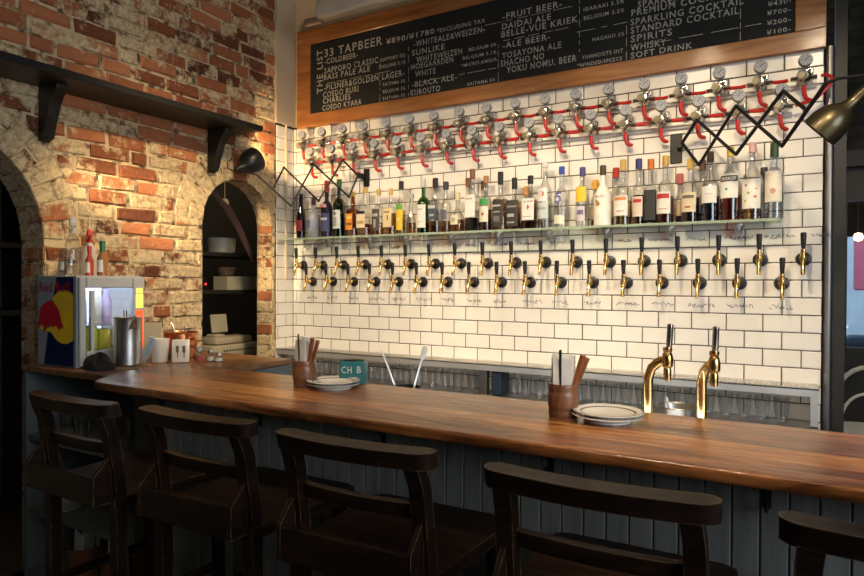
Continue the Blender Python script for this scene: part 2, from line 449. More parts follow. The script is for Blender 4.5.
def scrawl(x, z, w, h):
    n = RND.randint(5, 8); t = 0
    cx = x
    while cx < x + w:
        cw = w / n * RND.uniform(.7, 1.1); k = RND.randint(3, 5)
        pts = [(cx + cw * i / (k - 1) * .85 + RND.uniform(-.003, .003), z + h * RND.uniform(0, 1)) for i in range(k)]
        for (xa, za), (xb, zb) in zip(pts, pts[1:]):
            d = Vector((xb - xa, 0, zb - za)); L = d.length
            if L < .002: continue
            p = Vector((-d.z, 0, d.x)) / L * .0014
            a, c = Vector((xa, -.0012, za)), Vector((xb, -.0012, zb))
            b.face([b.bm.verts.new(v) for v in (a - p, c - p, c + p, a + p)])
        cx += cw


for j in range(17):
    scrawl(-.125 + .1718 * j, .025 + FZ, RND.uniform(.075, .115), .022)
for i in range(18):
    if i in (3, 4, 9, 10, 15, 16, 17, 8, 12, 13, 14, 7): scrawl(-.135 + .1716 * i, .345 + FZ, RND.uniform(.07, .11), .02)
b.build('handwriting', M['marker'], wall, smooth=0, fixn=False)

# brick wall with two arched openings
ARCH = [(-2.148, .5, .33, -1.25), (-.4775, .2775, .495, -.45)]      # centre y, radius, spring z, sill z
TKS = [.2, .135]      # wall thickness at each opening


def top_of(y):
    for yc, r, zs, zb in ARCH:
        if abs(y - yc) <= r + 1e-6: return zs + math.sqrt(max(0, r * r - (y - yc) ** 2)), zb
    return None


b = MB()
ys = [-4.4, 0.12]
for yc, r, zs, zb in ARCH: ys += [yc + r * math.cos(PI * i / 40) for i in range(41)]
ys = sorted(ys)
xf = XL - .006
ztop = CEIL - FZ
for y0, y1 in zip(ys, ys[1:]):
    ym = (y0 + y1) / 2; t = top_of(ym); xb = XL - TKS[1 if ym > -1.2 else 0]
    P = lambda x, y, z: b.bm.verts.new((x, y, z + FZ))
    if t is None: spans = [((-FZ, -FZ), (ztop, ztop))]
    else:
        zb = t[1]; ta, tb = top_of(y0)[0], top_of(y1)[0]
        spans = [((ta, tb), (ztop, ztop))]
        if zb > -FZ: spans.append(((-FZ, -FZ), (zb, zb)))
        b.face([P(xf, y0, ta), P(xf, y1, tb), P(xb, y1, tb), P(xb, y0, ta)])
        b.face([P(xf, y0, zb), P(xf, y1, zb), P(xb, y1, zb), P(xb, y0, zb)])
    for (a0, a1), (c0, c1) in spans:
        for x in (xf, xb): b.face([P(x, y0, a0), P(x, y1, a1), P(x, y1, c1), P(x, y0, c0)])
for (yc, r, zs, zb), tk in zip(ARCH, TKS):
    xb = XL - tk
    for y in (yc - r, yc + r):
        b.face([b.bm.verts.new((x, y, z + FZ)) for x, z in ((xf, zb), (xb, zb), (xb, zs), (xf, zs))])
wl = struct(b.build('wall_left', M['mortar'], smooth=0, fixn=False))
b = MB(); lay = None
facecol = []
CR = .0735


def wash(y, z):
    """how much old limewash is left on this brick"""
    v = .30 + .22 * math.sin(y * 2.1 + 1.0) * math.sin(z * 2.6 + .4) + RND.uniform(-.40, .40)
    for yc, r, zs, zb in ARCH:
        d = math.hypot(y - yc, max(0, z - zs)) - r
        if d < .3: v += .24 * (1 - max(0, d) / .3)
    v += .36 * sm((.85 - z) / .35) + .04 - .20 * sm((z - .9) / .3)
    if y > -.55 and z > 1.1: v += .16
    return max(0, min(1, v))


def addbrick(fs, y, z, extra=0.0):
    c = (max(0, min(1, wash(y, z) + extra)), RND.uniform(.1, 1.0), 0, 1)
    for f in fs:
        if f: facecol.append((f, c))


RING = {0: .17, 1: .20}
for n in range(-17, 28):
    z0 = n * CR + .01; zm = z0 + CR / 2
    if z0 + CR > ztop: break
    iv = [(-2.5, -.165)]
    for ai, (yc, r, zs, zb) in enumerate(ARCH):
        if zm < zb: continue
        if zm < zs: h = r
        else:
            R = r + RING[ai]; h = math.sqrt(R * R - (zm - zs) ** 2) if zm - zs < R else 0
        if h <= 0: continue
        new = []
        for a, c in iv:
            if yc + h <= a or yc - h >= c: new.append((a, c)); continue
            if yc - h > a: new.append((a, yc - h))
            if yc + h < c: new.append((yc + h, c))
        iv = new
    for a, c in iv:
        y = a - (n % 2) * .11 - RND.uniform(0, .03)
        while y < c:
            L = RND.choice([.213, .205, .22, .213, .105, .24, .18]) + RND.uniform(-.012, .012); y2 = y + L
            p, q = max(a, y), min(c, y2)
            if q - p > .03:
                gap = .005 + RND.uniform(0, .004); dz = RND.uniform(-.003, .003)
                fs = b.pillow((xf, p + gap, FZ + z0 + .005 + dz), (0, 1, 0), (0, 0, 1), (1, 0, 0), q - p - 2 * gap, CR - .010 + RND.uniform(-.003, .002), .007, .008 + RND.uniform(-.003, .003), .0055)
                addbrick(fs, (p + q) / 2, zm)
            y = y2 + .004
    # far jambs of the openings
    for ai, (yc, r, zs, zb) in enumerate(ARCH):
        if zb <= zm < zs and not (ai == 1 and zm < -.29):
            TK = TKS[ai]; segs = [(0, TK)] if n % 2 or ai else [(0, TK * .5), (TK * .5, TK)]
            for s0, s1 in segs:
                fs = b.pillow((XL - s1 + .004, yc + r + .002, FZ + z0 + .005), (1, 0, 0), (0, 0, 1), (0, -1, 0), s1 - s0 - .006, CR - .010, .005, .007, .002)
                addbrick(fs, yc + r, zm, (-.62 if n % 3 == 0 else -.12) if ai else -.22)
# rings of voussoirs
for ai, (yc, r, zs, zb) in enumerate(ARCH):
    n = int(PI * r / .078)
    for i in range(n):
        a0, a1 = PI * i / n + .004 / r, PI * (i + 1) / n - .004 / r
        am = (a0 + a1) / 2; R = r + RING[ai] - .008
        if math.cos(am) > .2: R = min(R, (-.165 - yc) / math.cos(am))
        if R - r < .03: continue
        parts = [(r - .004, R)] if i % 2 else [(r - .004, r + (R - r) * .52), (r + (R - r) * .52 + .008, R)]
        for ra, rb in parts:
            if rb - ra < .02: continue
            q = [(ra, a0), (ra, a1), (rb, a1), (rb, a0)]
            f0 = len(b.bm.faces)
            xs = XL + RND.uniform(-.003, .003)
            back = [b.bm.verts.new((XL - TKS[ai] + .003, yc + rr * math.cos(aa), FZ + zs + rr * math.sin(aa))) for rr, aa in q]
            mid = [b.bm.verts.new((xs - .006, yc + rr * math.cos(aa), FZ + zs + rr * math.sin(aa))) for rr, aa in q]
            cq = [(ra + .005, a0 + .005 / r), (ra + .005, a1 - .005 / r), (rb - .005, a1 - .005 / r), (rb - .005, a0 + .005 / r)]
            fr = [b.bm.verts.new((xs, yc + rr * math.cos(aa), FZ + zs + rr * math.sin(aa))) for rr, aa in cq]
            fs = [b.face(fr)]
            for k in range(4):
                fs.append(b.face([mid[k], mid[(k + 1) % 4], fr[(k + 1) % 4], fr[k]])); fs.append(b.face([back[k], back[(k + 1) % 4], mid[(k + 1) % 4], mid[k]]))
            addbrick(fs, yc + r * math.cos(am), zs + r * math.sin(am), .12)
bmesh.ops.recalc_face_normals(b.bm, faces=b.bm.faces[:])
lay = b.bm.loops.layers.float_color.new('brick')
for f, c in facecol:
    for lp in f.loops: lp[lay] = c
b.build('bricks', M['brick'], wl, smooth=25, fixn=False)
# strip of tile and plaster at the corner
b = MB(); b.mi = 0
b.box((XL - .004, -.0825, .57 + FZ - .1), (.008, .165, 1.44))
b.mi = 1
for n in range(-15, 5):
    z0 = -(n + 1) * TH + FZ
    js = [-.165, -.145, -.0, ] if n % 2 == 0 else [-.165, -.069, 0]
    for ya, yb in zip(js, js[1:]):
        if yb - ya > .01: b.pillow((XL, ya + .0016, z0 + .0016), (0, 1, 0), (0, 0, 1), (1, 0, 0), yb - ya - .0032, TH - .0032, .003, .003, 0, .006)
b.mi = 2
b.box((XL + .006, -.09, (1.19 + 2.05) / 2 + FZ), (.03, .178, 2.05 - 1.19 - .002))
b.build('corner_tiles', [M['grout'], M['tile'], M['plaster']], wl, smooth=20)
b = MB(); b.box((XL - .07, -.2 + .012, -.37 + FZ), (.07, .02, .16)); struct(b.build('trim_1', M['cream']))
b = MB(); b.cyl((XL + .012, -.082, .16 + FZ), (XL + .012, -.082, 1.19 + FZ), .008); struct(b.build('trim_2', M['cream']))

# kitchen behind the brick wall
for nm, c, d in [('wall_kitchen', (-1.75, -1.4, CEIL / 2), (.1, 6, CEIL)), ('wall_kitchen_end', (-1.1, 1.6, CEIL / 2), (1.4, .1, CEIL)),
                 ('wall_kitchen_near', (-1.1, -4.4, CEIL / 2), (1.4, .1, CEIL))]:
    b = MB(); b.box(c, d); struct(b.build(nm, M['darkwall']))
b = MB(); b.box((XL - .1, .86, CEIL / 2), (.2, 1.48, CEIL)); struct(b.build('wall_partition', M['darkwall']))

# right end of the tiled wall: steel pole and the dark brick wall beyond with a doorway
b = MB(); b.cyl((XR + .022, .02, 0), (XR + .022, .02, 1.18 + FZ), .020, seg=20); struct(b.build('trim_3', M['pole']))
b = MB(); b.box((XR + .065, .08, CEIL / 2), (.045, .10, CEIL)); struct(b.build('trim_4', M['dkpanel']))
b = MB()
YB = 1.0; DZ = .80
b.box((XR + 1.15, YB + .08, (DZ + FZ + CEIL) / 2), (2.4, .15, CEIL - DZ - FZ))
b.box((2.87, YB + .08, (DZ + FZ) / 2), (.09, .15, DZ + FZ)); b.box((4.35, YB + .08, (DZ + FZ) / 2), (1.3, .15, DZ + FZ))
wr = struct(b.build('wall_beyond', M['darkbrick']))
b = MB()
for n in range(0, 17):
    z0 = DZ + .09 + n * CR; y = 2.75 + (n % 2) * .11
    if z0 + CR > 2.04: break
    while y < 4.6:
        b.pillow((y, YB + .004, z0 + FZ), (1, 0, 0), (0, 0, 1), (0, -1, 0), .205, CR - .01, .006, .008, .002); y += .215
b.build('dark_bricks', M['darkbrick'], wr, smooth=20)
b = MB(); b.box((3.2, YB - .01, DZ + .04 + FZ), (.9, .06, .09)); struct(b.build('trim_5', M['dkpanel']))
# glazed door in the doorway, frame and panes
b = MB()
for x in (2.945, 3.70): b.box((x, YB + .04, (DZ + FZ) / 2), (.05, .05, DZ + FZ - .002))
for z0_, z1_ in ((0.005, 1.03), (1.86, DZ + FZ - .002)): b.box((3.32, YB + .04, (z0_ + z1_) / 2), (.70, .05, z1_ - z0_))
dr = struct(b.build('door_1', M['dkpanel']))
b = MB(); b.box((3.32, YB + .04, 1.445), (.70, .006, .82)); b.build('pane', M['clear'], dr)
for nm, c, d in [('wall_right', (5.0, -1.2, CEIL / 2), (.1, 8, CEIL)), ('wall_front', (1.5, -5.2, CEIL / 2), (7, .1, CEIL))]:
    b = MB(); b.box(c, d); struct(b.build(nm, M['darkwall']))
# the street beyond the door
b = MB(); b.box((4.5, 6.0, -.06), (9, 9.6, .1)); struct(b.build('ground_street', M['pave']))
b = MB(); b.box((4.6, 9.0, 2.5), (7, .4, 5)); tag(b.build('building', M['facade']), 'pale blue building across the street, seen through the glazed door', 'building')
b = MB(); b.box((3.58, 6.0, 1.62), (.62, .12, .62), bev=.02); b.mi = 1; b.box((3.62, 5.93, 1.62), (.40, .02, .2)); b.box((3.62, 5.93, 1.40), (.46, .02, .06))
b.mi = 0; b.cyl((3.62, 6.02, 0), (3.62, 6.02, 1.3), .03)
tag(b.build('street_sign', [M['pink'], M['white']]), 'pink and white sign standing in the street outside the door', 'sign')
b = MB(); b.box((3.9, 4.4, .58), (1.7, .5, .58), bev=.12, seg=3); b.box((3.95, 4.4, .98), (1.2, .46, .45), bev=.14, seg=3)
for x in (3.4, 4.4): b.cyl((x, 4.13, .27), (x, 4.67, .27), .27, seg=20)
tag(b.build('parked_car', M['asphalt']), 'dark parked car low behind the glazed door', 'car')

t = thing('awning', 'dark awning over the street outside, above the glazed door view', 'awning', (0, 0, 0))
b = MB(); b.box((3.6, 2.6, .90 + FZ), (2.2, 1.2, .05)); b.box((3.6, 3.2, .72 + FZ), (2.2, .03, .36)); b.build('canopy', M['tray'], t)
for x in (2.55, 4.65): b = MB(); b.cyl((x, 3.15, -.01), (x, 3.15, .90 + FZ), .025); b.build('post', M['dkpanel'], t)
t = thing('hanging_lamp', 'lit round lamp hanging under the awning outside', 'lamp', (3.115, 2.6, .50 + FZ))
b = MB(); b.lathe([(0, -.035), (.025, -.026), (.035, 0), (.025, .026), (0, .035)], 18); b.build('bulb', M['bulb'], t)
b = MB(); b.cyl((0, 0, .034), (0, 0, .374), .004); b.build('cord', M['black'], t)

# ------------------------------------------------------------------ bar
t = thing('bar_counter', 'long varnished wooden bar counter with grey blue boarded front', 'bar counter', (0, 0, 0))
BZ = -.2 + FZ
out = [(5.0 - .06, -2.0), (.735, -2.0), (.69, -1.996), (.662, -1.98), (.635, -1.95), (.56, -1.83), (.51, -1.66), (.50, -1.53), (5.0 - .06, -1.53)]
b = MB()
a0 = [b.bm.verts.new((x, y, BZ)) for x, y in out]
f = b.face(a0[::-1] if False else a0)
ext = bmesh.ops.extrude_face_region(b.bm, geom=[f])
for v in [g for g in ext['geom'] if isinstance(g, bmesh.types.BMVert)]: v.co.z -= .027
es = [e for e in b.bm.edges if abs(e.verts[0].co.z - e.verts[1].co.z) < 1e-5]
bmesh.ops.bevel(b.bm, geom=es, offset=.008, segments=3, profile=.6, affect='EDGES')
b.build('counter_top', M['bar'], t, smooth=50)
b = MB(); x = .82
while x < 4.9:
    w = .052
    b.box((x + w / 2, -1.825, (BZ - .028) / 2 + .03), (w - .002, .02, BZ - .028 - .06), bev=.0025); x += w
b.build('front_boards', M['beadboard'], t)
b = MB(); b.box((2.86, -1.69, (BZ - .028) / 2), (4.1, .25, BZ - .029)); b.box((.74, -1.69, (BZ - .028) / 2), (.145, .29, BZ - .029), bev=.004); b.build('carcass', M['dkpanel'], t)
for k, x in enumerate((.83, 1.303, 1.769, 2.251, 2.705)):
    h = thing('coat_hook', ['', 'small black coat hook under the bar edge, above the second stool', 'small black coat hook on the bar front, between second and third stool backs',
                            'small black coat hook under the bar edge, above the third stool back', 'small black coat hook under the bar edge, between fourth and fifth stools'][k] if k else
              'small black coat hook at the left end of the boarded bar front', 'hook', (x, -1.8365, BZ - .085), 0, 'coat hooks along the bar front')
    b = MB(); b.box((0, 0, 0), (.016, .003, .05), bev=.001); b.build('hook_mount', M['iron'], h)
    b = MB(); b.tube([(0, -.002, -.012), (0, -.018, -.026), (0, -.034, -.018), (0, -.036, .0)], .0035); b.tube([(0, -.002, .014), (0, -.02, .014), (0, -.03, .026)], .0035); b.build('prong', M['iron'], h)

# side unit with open shelves
SZ = -.2285 + FZ
t = thing('shelf_unit', 'low blue grey open shelf unit with wooden top beside the brick pier', 'shelf unit', (0, 0, 0))
b = MB(); b.box((.213, -1.375, SZ - .014), (.85, .80, .027), bev=.004); b.build('top', M['sidewood'], t)
for x in (-.200, .626): b = MB(); b.box((x, -1.375, (SZ - .028) / 2), (.024, .78, SZ - .03)); b.build('side_panel', M['cabinet'], t)
b = MB(); b.box((.213, -1.36, (SZ - .028) / 2), (.80, .02, SZ - .03)); b.build('back_panel', M['cabinet'], t)
for z in (-.535, -.86, -1.13): b = MB(); b.box((.213, -1.565, z - .012 + FZ), (.80, .39, .024)); b.build('shelf', M['cabinet'], t)

# ------------------------------------------------------------------ stools
def make_stool():
    t = thing('bar_stool', 'x', 'bar stool', (0, 0, 0), 0, 'dark wooden bar stools along the bar')
    m = M['chair']

    def bow(y0, z, w, d, h, sag, name, bev, n=12):
        b = MB(); rows = []
        for i in range(n + 1):
            u = i / n * 2 - 1; x = u * w / 2; y = y0 + sag * u * u
            e = 1.0
            q_ = max(0, abs(u) - .86) / .14; dd = d * (1 - (.62 if d > .04 else .1) * q_ ** 2.2); hh = h
            rows.append([b.bm.verts.new((x, y + sy * dd / 2 + (-.004 if sz > 0 else .004), z + sz * hh / 2)) for sy, sz in ((-1, -1), (1, -1), (1, 1), (-1, 1))])
        fs = []
        for p, q in zip(rows, rows[1:]):
            for k in range(4): b.face([p[k], p[(k + 1) % 4], q[(k + 1) % 4], q[k]])
        b.face(rows[0][::-1]); b.face(rows[-1])
        es = [e for e in b.bm.edges if len(e.link_faces) == 2 and e.calc_face_angle(0) > .9]
        bmesh.ops.bevel(b.bm, geom=es, offset=bev, segments=3, profile=.5, affect='EDGES')
        return b.build(name, m, t, smooth=40)
    bow(-.217, 1.058, .378, .054, .034, .022, 'top_rail', .013, 44)
    bow(-.186, .948, .275, .018, .032, .012, 'back_slat', .004)
    b = MB()
    pl = [(-.175, -.19), (.175, -.19), (.195, .12), (.188, .185), (.16, .2), (-.16, .2), (-.188, .185), (-.195, .12)]
    b.prism(pl, Matrix.Translation((0, 0, .795)), .030)
    bmesh.ops.bevel(b.bm, geom=[e for e in b.bm.edges if abs(e.verts[0].co.z - e.verts[1].co.z) < 1e-5], offset=.006, segments=2, profile=.5, affect='EDGES')
    b.build('seat', m, t, smooth=40)
    for s in (-1, 1):
        b = MB(); w = .0165
        path = [(s * .160, -.165, 0), (s * .158, -.165, .5), (s * .156, -.168, .84), (s * .153, -.190, 1.0), (s * .150, -.208, 1.0435)]
        rows = [[b.bm.verts.new((x + a * w, y + c * w * .95, z)) for a, c in ((-1, -1), (1, -1), (1, 1), (-1, 1))] for x, y, z in path]
        for p, q in zip(rows, rows[1:]):
            for k in range(4): b.face([p[k], p[(k + 1) % 4], q[(k + 1) % 4], q[k]])
        b.face(rows[0][::-1]); b.face(rows[-1])
        es = [e for e in b.bm.edges if len(e.link_faces) == 2 and e.calc_face_angle(0) > .9]
        bmesh.ops.bevel(b.bm, geom=es, offset=.004, segments=2, profile=.5, affect='EDGES')
        b.build('leg', m, t)
    for s in (-1, 1):
        b = MB(); b.axis_lathe((s * .172, .165, 0), (s * .165, .15, .795), [(.012, 0), (.016, .1), (.019, .55), (.021, 1)], 14); b.build('leg', m, t)
    for s in (-1, 1):
        for z in (.30, .52): b = MB(); b.box((s * .164, -.008, z), (.018, .30, .026), bev=.004); b.build('stretcher', m, t)
    b = MB(); b.box((0, .157, .38), (.31, .018, .03), bev=.004); b.build('stretcher', m, t)
    b = MB(); b.box((0, -.178, .45), (.286, .016, .03), bev=.004); b.build('stretcher', m, t)
    b = MB(); b.box((0, -.232, .849), (.304, .014, .074), bev=.003); bx = b.build('book_box', m, t)
    for s in (-1, 1):
        b = MB(); x = s * .157 - .005
        b.slab([(x, -.239, .813), (x, -.186, .813), (x, -.194, .935), (x, -.239, .888)], (.010, 0, 0)); b.build('side_board', m, bx)
    b = MB(); b.box((0, -.209, .818), (.302, .032, .008)); b.build('bottom_board', m, bx)
    return t


st = make_stool()
spots = [(1.045, -2.077, -.01, 'dark wooden bar stool nearest the brick pier, before the shelf unit'),
         (1.503, -2.050, .015, 'dark wooden bar stool, second from the brick pier'),
         (1.975, -2.058, .035, 'dark wooden bar stool in the middle, third from the brick pier'),
         (2.472, -2.068, .02, 'dark wooden bar stool, fourth from the brick pier, before the draft towers'),
         (2.922, -2.075, .03, 'dark wooden bar stool cut off by the bottom right corner, with chipped pale rail edge')]
for i, (x, y, a, lb) in enumerate(spots):
    o = st if i == 0 else dup(st)
    o.location = (x, y, 0); o.rotation_euler = (0, 0, a); o['label'] = lb

# ------------------------------------------------------------------ menu board
t = thing('menu_board', 'long black menu board with white lettering in an orange wood frame', 'menu board', (0, 0, 0))
b = MB(); b.box((1.305, -.018, 1.483 + FZ), (2.84, .016, .49)); b.build('board_panel', M['slate'], t)
ZB, ZT, XA, XE = 1.168, 1.815, -.196, 2.838
b = MB()
for c, d in [(((XA + XE) / 2, -.0175, (ZB + 1.254) / 2 + FZ), (XE - XA, .031, 1.254 - ZB)), (((XA + XE) / 2, -.0175, (ZT + 1.714) / 2 + FZ), (XE - XA, .031, ZT - 1.714)),
             (((XA - .078) / 2, -.0175, 1.484 + FZ), (-.078 - XA, .031, .46)), (((2.718 + XE) / 2, -.0175, 1.484 + FZ), (XE - 2.718, .031, .46))]: b.box(c, d, bev=.003)
b.build('wood_frame', M['pine'], t)
b = MB()
TXT = [('33 TAPBEER', 0.039, 1.609, 0.460, 0.052), ('-COLDBEER-', 0.039, 1.563, 0.272, 0.033), ('SAPPORO CLASSIC', 0.039, 1.502, 0.430, 0.036), ('BASS PALE ALE', 0.035, 1.460, 0.372, 0.036), ('-PILSNER&GOLDEN', 0.035, 1.393, 0.435, 0.036), ('LAGER-', 0.500, 1.391, 0.162, 0.037), ('COEDO RURI', 0.029, 1.347, 0.287, 0.036), ('CHARLIES', 0.027, 1.307, 0.226, 0.036), ('COEDO KYARA', 0.023, 1.262, 0.318, 0.034), ('(SAPPORO 5%)', 0.484, 1.505, 0.184, 0.020), ('ENGLAND 5.1%', 0.477, 1.463, 0.191, 0.020), ('SAITAMA 5%', 0.504, 1.350, 0.165, 0.020), ('BELGIUM 5%', 0.504, 1.306, 0.165, 0.020), ('SAITAMA 5%', 0.504, 1.264, 0.165, 0.020), ('\u00a5890/\u00a51780', 0.528, 1.604, 0.342, 0.031), ('*EXCLUDING TAX', 0.890, 1.604, 0.311, 0.023), ('-WHITEALE&WEIZEN-', 0.727, 1.551, 0.474, 0.033), ('SUNLIKE', 0.716, 1.500, 0.224, 0.033), ('WHITEWEIZEN', 0.748, 1.454, 0.308, 0.033), ('HOEGAARDEN', 0.711, 1.417, 0.287, 0.033), ('WHITE', 0.738, 1.370, 0.143, 0.033), ('-BLACK ALE-', 0.717, 1.311, 0.306, 0.033), ('KUROUTO', 0.707, 1.262, 0.205, 0.034), ('BELGIUM 5%', 1.099, 1.459, 0.171, 0.018), ('BELGIUM 5.1%', 1.061, 1.417, 0.210, 0.018), ('*MICRO,AMBER', 1.051, 1.376, 0.224, 0.018), ('SAITAMA 5%', 1.090, 1.264, 0.175, 0.018), ('-FRUIT BEER-', 1.308, 1.596, 0.339, 0.033), ('DAIDAI ALE', 1.305, 1.541, 0.282, 0.033), ('BELLE-VUE KRIEK', 1.301, 1.499, 0.433, 0.033), ('-ALE BEER-', 1.309, 1.436, 0.275, 0.033), ('YOSAYONA ALE', 1.305, 1.381, 0.340, 0.033), ('SHACHO NO', 1.298, 1.339, 0.254, 0.033), ('YOKU NOMU. BEER', 1.334, 1.297, 0.394, 0.033), ('IBARAKI 5.5%', 1.765, 1.546, 0.206, 0.019), ('BELGIUM 3.5%', 1.766, 1.501, 0.206, 0.019), ('NAGANO 5%', 1.813, 1.383, 0.160, 0.018), ('YAHHOSITE INT', 1.758, 1.300, 0.210, 0.019), ('*WINDED/SPEZCE', 1.733, 1.262, 0.231, 0.018), ('SPARKLING', 2.039, 1.506, 0.242, 0.032), ('PREMIUM COCKTAIL', 2.008, 1.471, 0.481, 0.032), ('SPARKLING COCKTAIL', 2.004, 1.425, 0.510, 0.032), ('STANDARD COCKTAIL', 2.005, 1.384, 0.488, 0.032), ('SPIRITS', 2.005, 1.342, 0.196, 0.032), ('WHISKY', 2.005, 1.299, 0.169, 0.032), ('SOFT DRINK', 2.006, 1.262, 0.287, 0.028), ('\u00a5430-', 2.611, 1.390, 0.091, 0.020), ('\u00a5700-', 2.608, 1.350, 0.094, 0.020), ('\u00a5200-', 2.608, 1.306, 0.094, 0.020), ('\u00a5100-', 2.607, 1.264, 0.095, 0.020)]
YT = -.0268
for body, x0, z0, w, h in TXT: put_text(b, body, lambda x, y, x0=x0, z0=z0: Vector((x0 + x, YT, z0 + FZ + y)), w, h)
put_text(b, 'THE LIST', lambda x, y: Vector((.024 - y, YT, 1.379 + FZ + x)), .285, .048)
for x0, x1, z in [(.76, 1.26, 1.335), (.06, .48, 1.435), (1.31, 1.70, 1.478), (1.73, 1.98, 1.445), (2.08, 2.60, 1.318), (1.2, 1.6, 1.585)]:
    x = x0
    while x < x1:
        w = RND.uniform(.03, .12); b.face([b.bm.verts.new((p, YT, q + FZ)) for p, q in ((x, z), (x + w, z), (x + w, z + .003), (x, z + .003))]); x += w + RND.uniform(.01, .04)
for xx, za, zb in [(.48, 1.26, 1.5), (.69, 1.26, 1.55), (1.282, 1.26, 1.48), (1.742, 1.34, 1.66), (1.983, 1.26, 1.43), (2.498, 1.26, 1.69)]:
    z = za
    while z < zb:
        w = RND.uniform(.01, .05); b.face([b.bm.verts.new((p, YT, q + FZ)) for p, q in ((xx, z), (xx + .003, z), (xx + .003, z + w), (xx, z + w))]); z += w + RND.uniform(.01, .03)
b.build('lettering', M['chalk'], t, smooth=0, fixn=False)

# rolled projector screen case in front of the board top
t = thing('screen_case', 'long cream roller screen case hanging in front of the menu board top', 'roller screen', (0, 0, 0))
b = MB(); b.box((1.43, -.34, 1.742 + FZ), (2.34, .09, .105), bev=.02, seg=3); b.build('case', M['ivory'], t)
b = MB(); b.cyl((.135, -.31, 1.712 + FZ), (.259, -.31, 1.712 + FZ), .024); b.build('roller_end', M['steel'], t)
for x in (.45, 2.2): b = MB(); b.cyl((x, -.34, 1.80 + FZ), (x, -.34, CEIL - .001), .006); b.build('hanging_rod', M['steel'], t)

# ------------------------------------------------------------------ regulators
def make_reg():
    t = thing('gas_regulator', 'x', 'gas regulator', (0, 0, 0))
    b = MB(); b.box((0, -.004, -.004), (.034, .007, .05), bev=.002); b.cyl((0, -.006, 0), (0, -.05, 0), .009); b.build('wall_mount', M['steel'], t)
    b = MB(); b.axis_lathe((0, -.038, 0), (0, -.088, 0), [(.0, 0), (.020, .02), (.029, .2), (.031, .45), (.027, .7), (.018, .95), (0, 1)], 16)
    b.cyl((-.05, -.06, -.004), (.05, -.06, -.004), .0105, seg=10); b.cyl((0, -.06, -.036), (0, -.06, .02), .012, seg=10)
    b.cyl((-.020, -.06, .02), (.026, -.06, .034), .006, seg=8); b.box((.030, -.06, .022), (.012, .016, .026), bev=.003)
    b.build('regulator_body', M['chrome'], t)
    b = MB(); b.axis_lathe((-.004, -.086, -.001), (-.010, -.112, -.002), [(.013, 0), (.018, .15), (.018, .8), (.014, 1)], 16); b.build('adjusting_knob', M['knob'], t)
    b = MB(); n = Vector((.15, -1, .05)).normalized(); c = Vector((.003, -.066, .066)); b.axis_lathe(c, c + n * .026, [(.02, 0), (.027, .08), (.028, .9), (.0255, 1.0)], 22)
    b.cyl((.002, -.062, .016), (.003, -.064, .05), .006, seg=8)
    g = b.build('gauge', M['case'], t)
    b = MB(); b.axis_lathe(c + n * .0262, c + n * .0272, [(.0238, 0), (.0238, 1)], 22); d = b.build('dial', M['dial'], g)
    b = MB(); q = Vector((0, 0, 1)).rotation_difference(n)
    for a in range(0, 300, 50):
        v = q @ Vector((math.cos(math.radians(a - 60)) * .018, math.sin(math.radians(a - 60)) * .018, 0)); b.box(c + n * .0276 + v, (.003, .001, .005))
    b.tube([c + n * .0278 + q @ Vector((-.004, -.008, 0)), c + n * .0278 + q @ Vector((.008, .012, 0))], .0016, seg=5); b.build('needle', M['ink'], d)
    b = MB(); b.tube([(0, -.06, -.03), (.001, -.06, -.055), (.003, -.061, -.075), (.009, -.058, -.091), (.019, -.050, -.099), (.026, -.036, -.097)], .0095, seg=8); b.build('outlet_hose', M['red'], t)
    return t


reg = make_reg(); first = True
b = MB(); b.tube([(.048, -.06, -.004), (.07, -.058, -.006), (.095, -.058, -.007), (.1125, -.06, -.004)], .0085, seg=8); link = b.build('link_hose', M['red'], None); link.parent = reg
end_word = lambda i, n: ('leftmost' if i == 0 else 'rightmost' if i == n - 1 else ORD[i + 1] + ' from the left' if i < n - 1 else '')
for row, (n, x0, st_, z) in enumerate([(18, -.113, .1685, 1.041), (17, -.034, .1685, .925)]):
    for i in range(n):
        if first: o = reg; first = False
        else: o = dup(reg)
        if i == n - 1:
            for ch in list(o.children):
                if ch.name.startswith('link_hose'): bpy.data.objects.remove(ch)
        o.location = (x0 + st_ * i, -.0005, z + FZ)
        o['label'] = 'chrome regulator with round gauge, %s in the %s' % (end_word(i, n), ['upper row right under the menu board' if 0 else 'upper row', 'lower row'][row])
        o['group'] = ['upper row of gas regulators', 'lower row of gas regulators'][row]
        o.rotation_euler = (0, 0, RND.uniform(-.05, .05))
b = MB(); b.tube([(2.818, -.06, 1.037 + FZ), (2.838, -.06, 1.04 + FZ), (2.857, -.065, 1.025 + FZ), (2.852, -.075, .99 + FZ), (2.80, -.082, .935 + FZ), (2.724, -.066, .92 + FZ)], .0075)
tag(b.build('gas_hose', M['red']), 'loose red gas hose looping down at the right end of the gauge rows', 'hose')

for k, z in enumerate((1.012, .896)):
    b = MB(); b.cyl((-.18 + .07 * k, -.0105, z + FZ), (2.80 - .09 * k, -.0105, z + FZ), .0095, seg=12)
    tag(b.build('mounting_pipe', M['white']), ['long white pipe running behind the upper row of regulators', 'long white pipe running behind the lower row of regulators'][k], 'pipe')

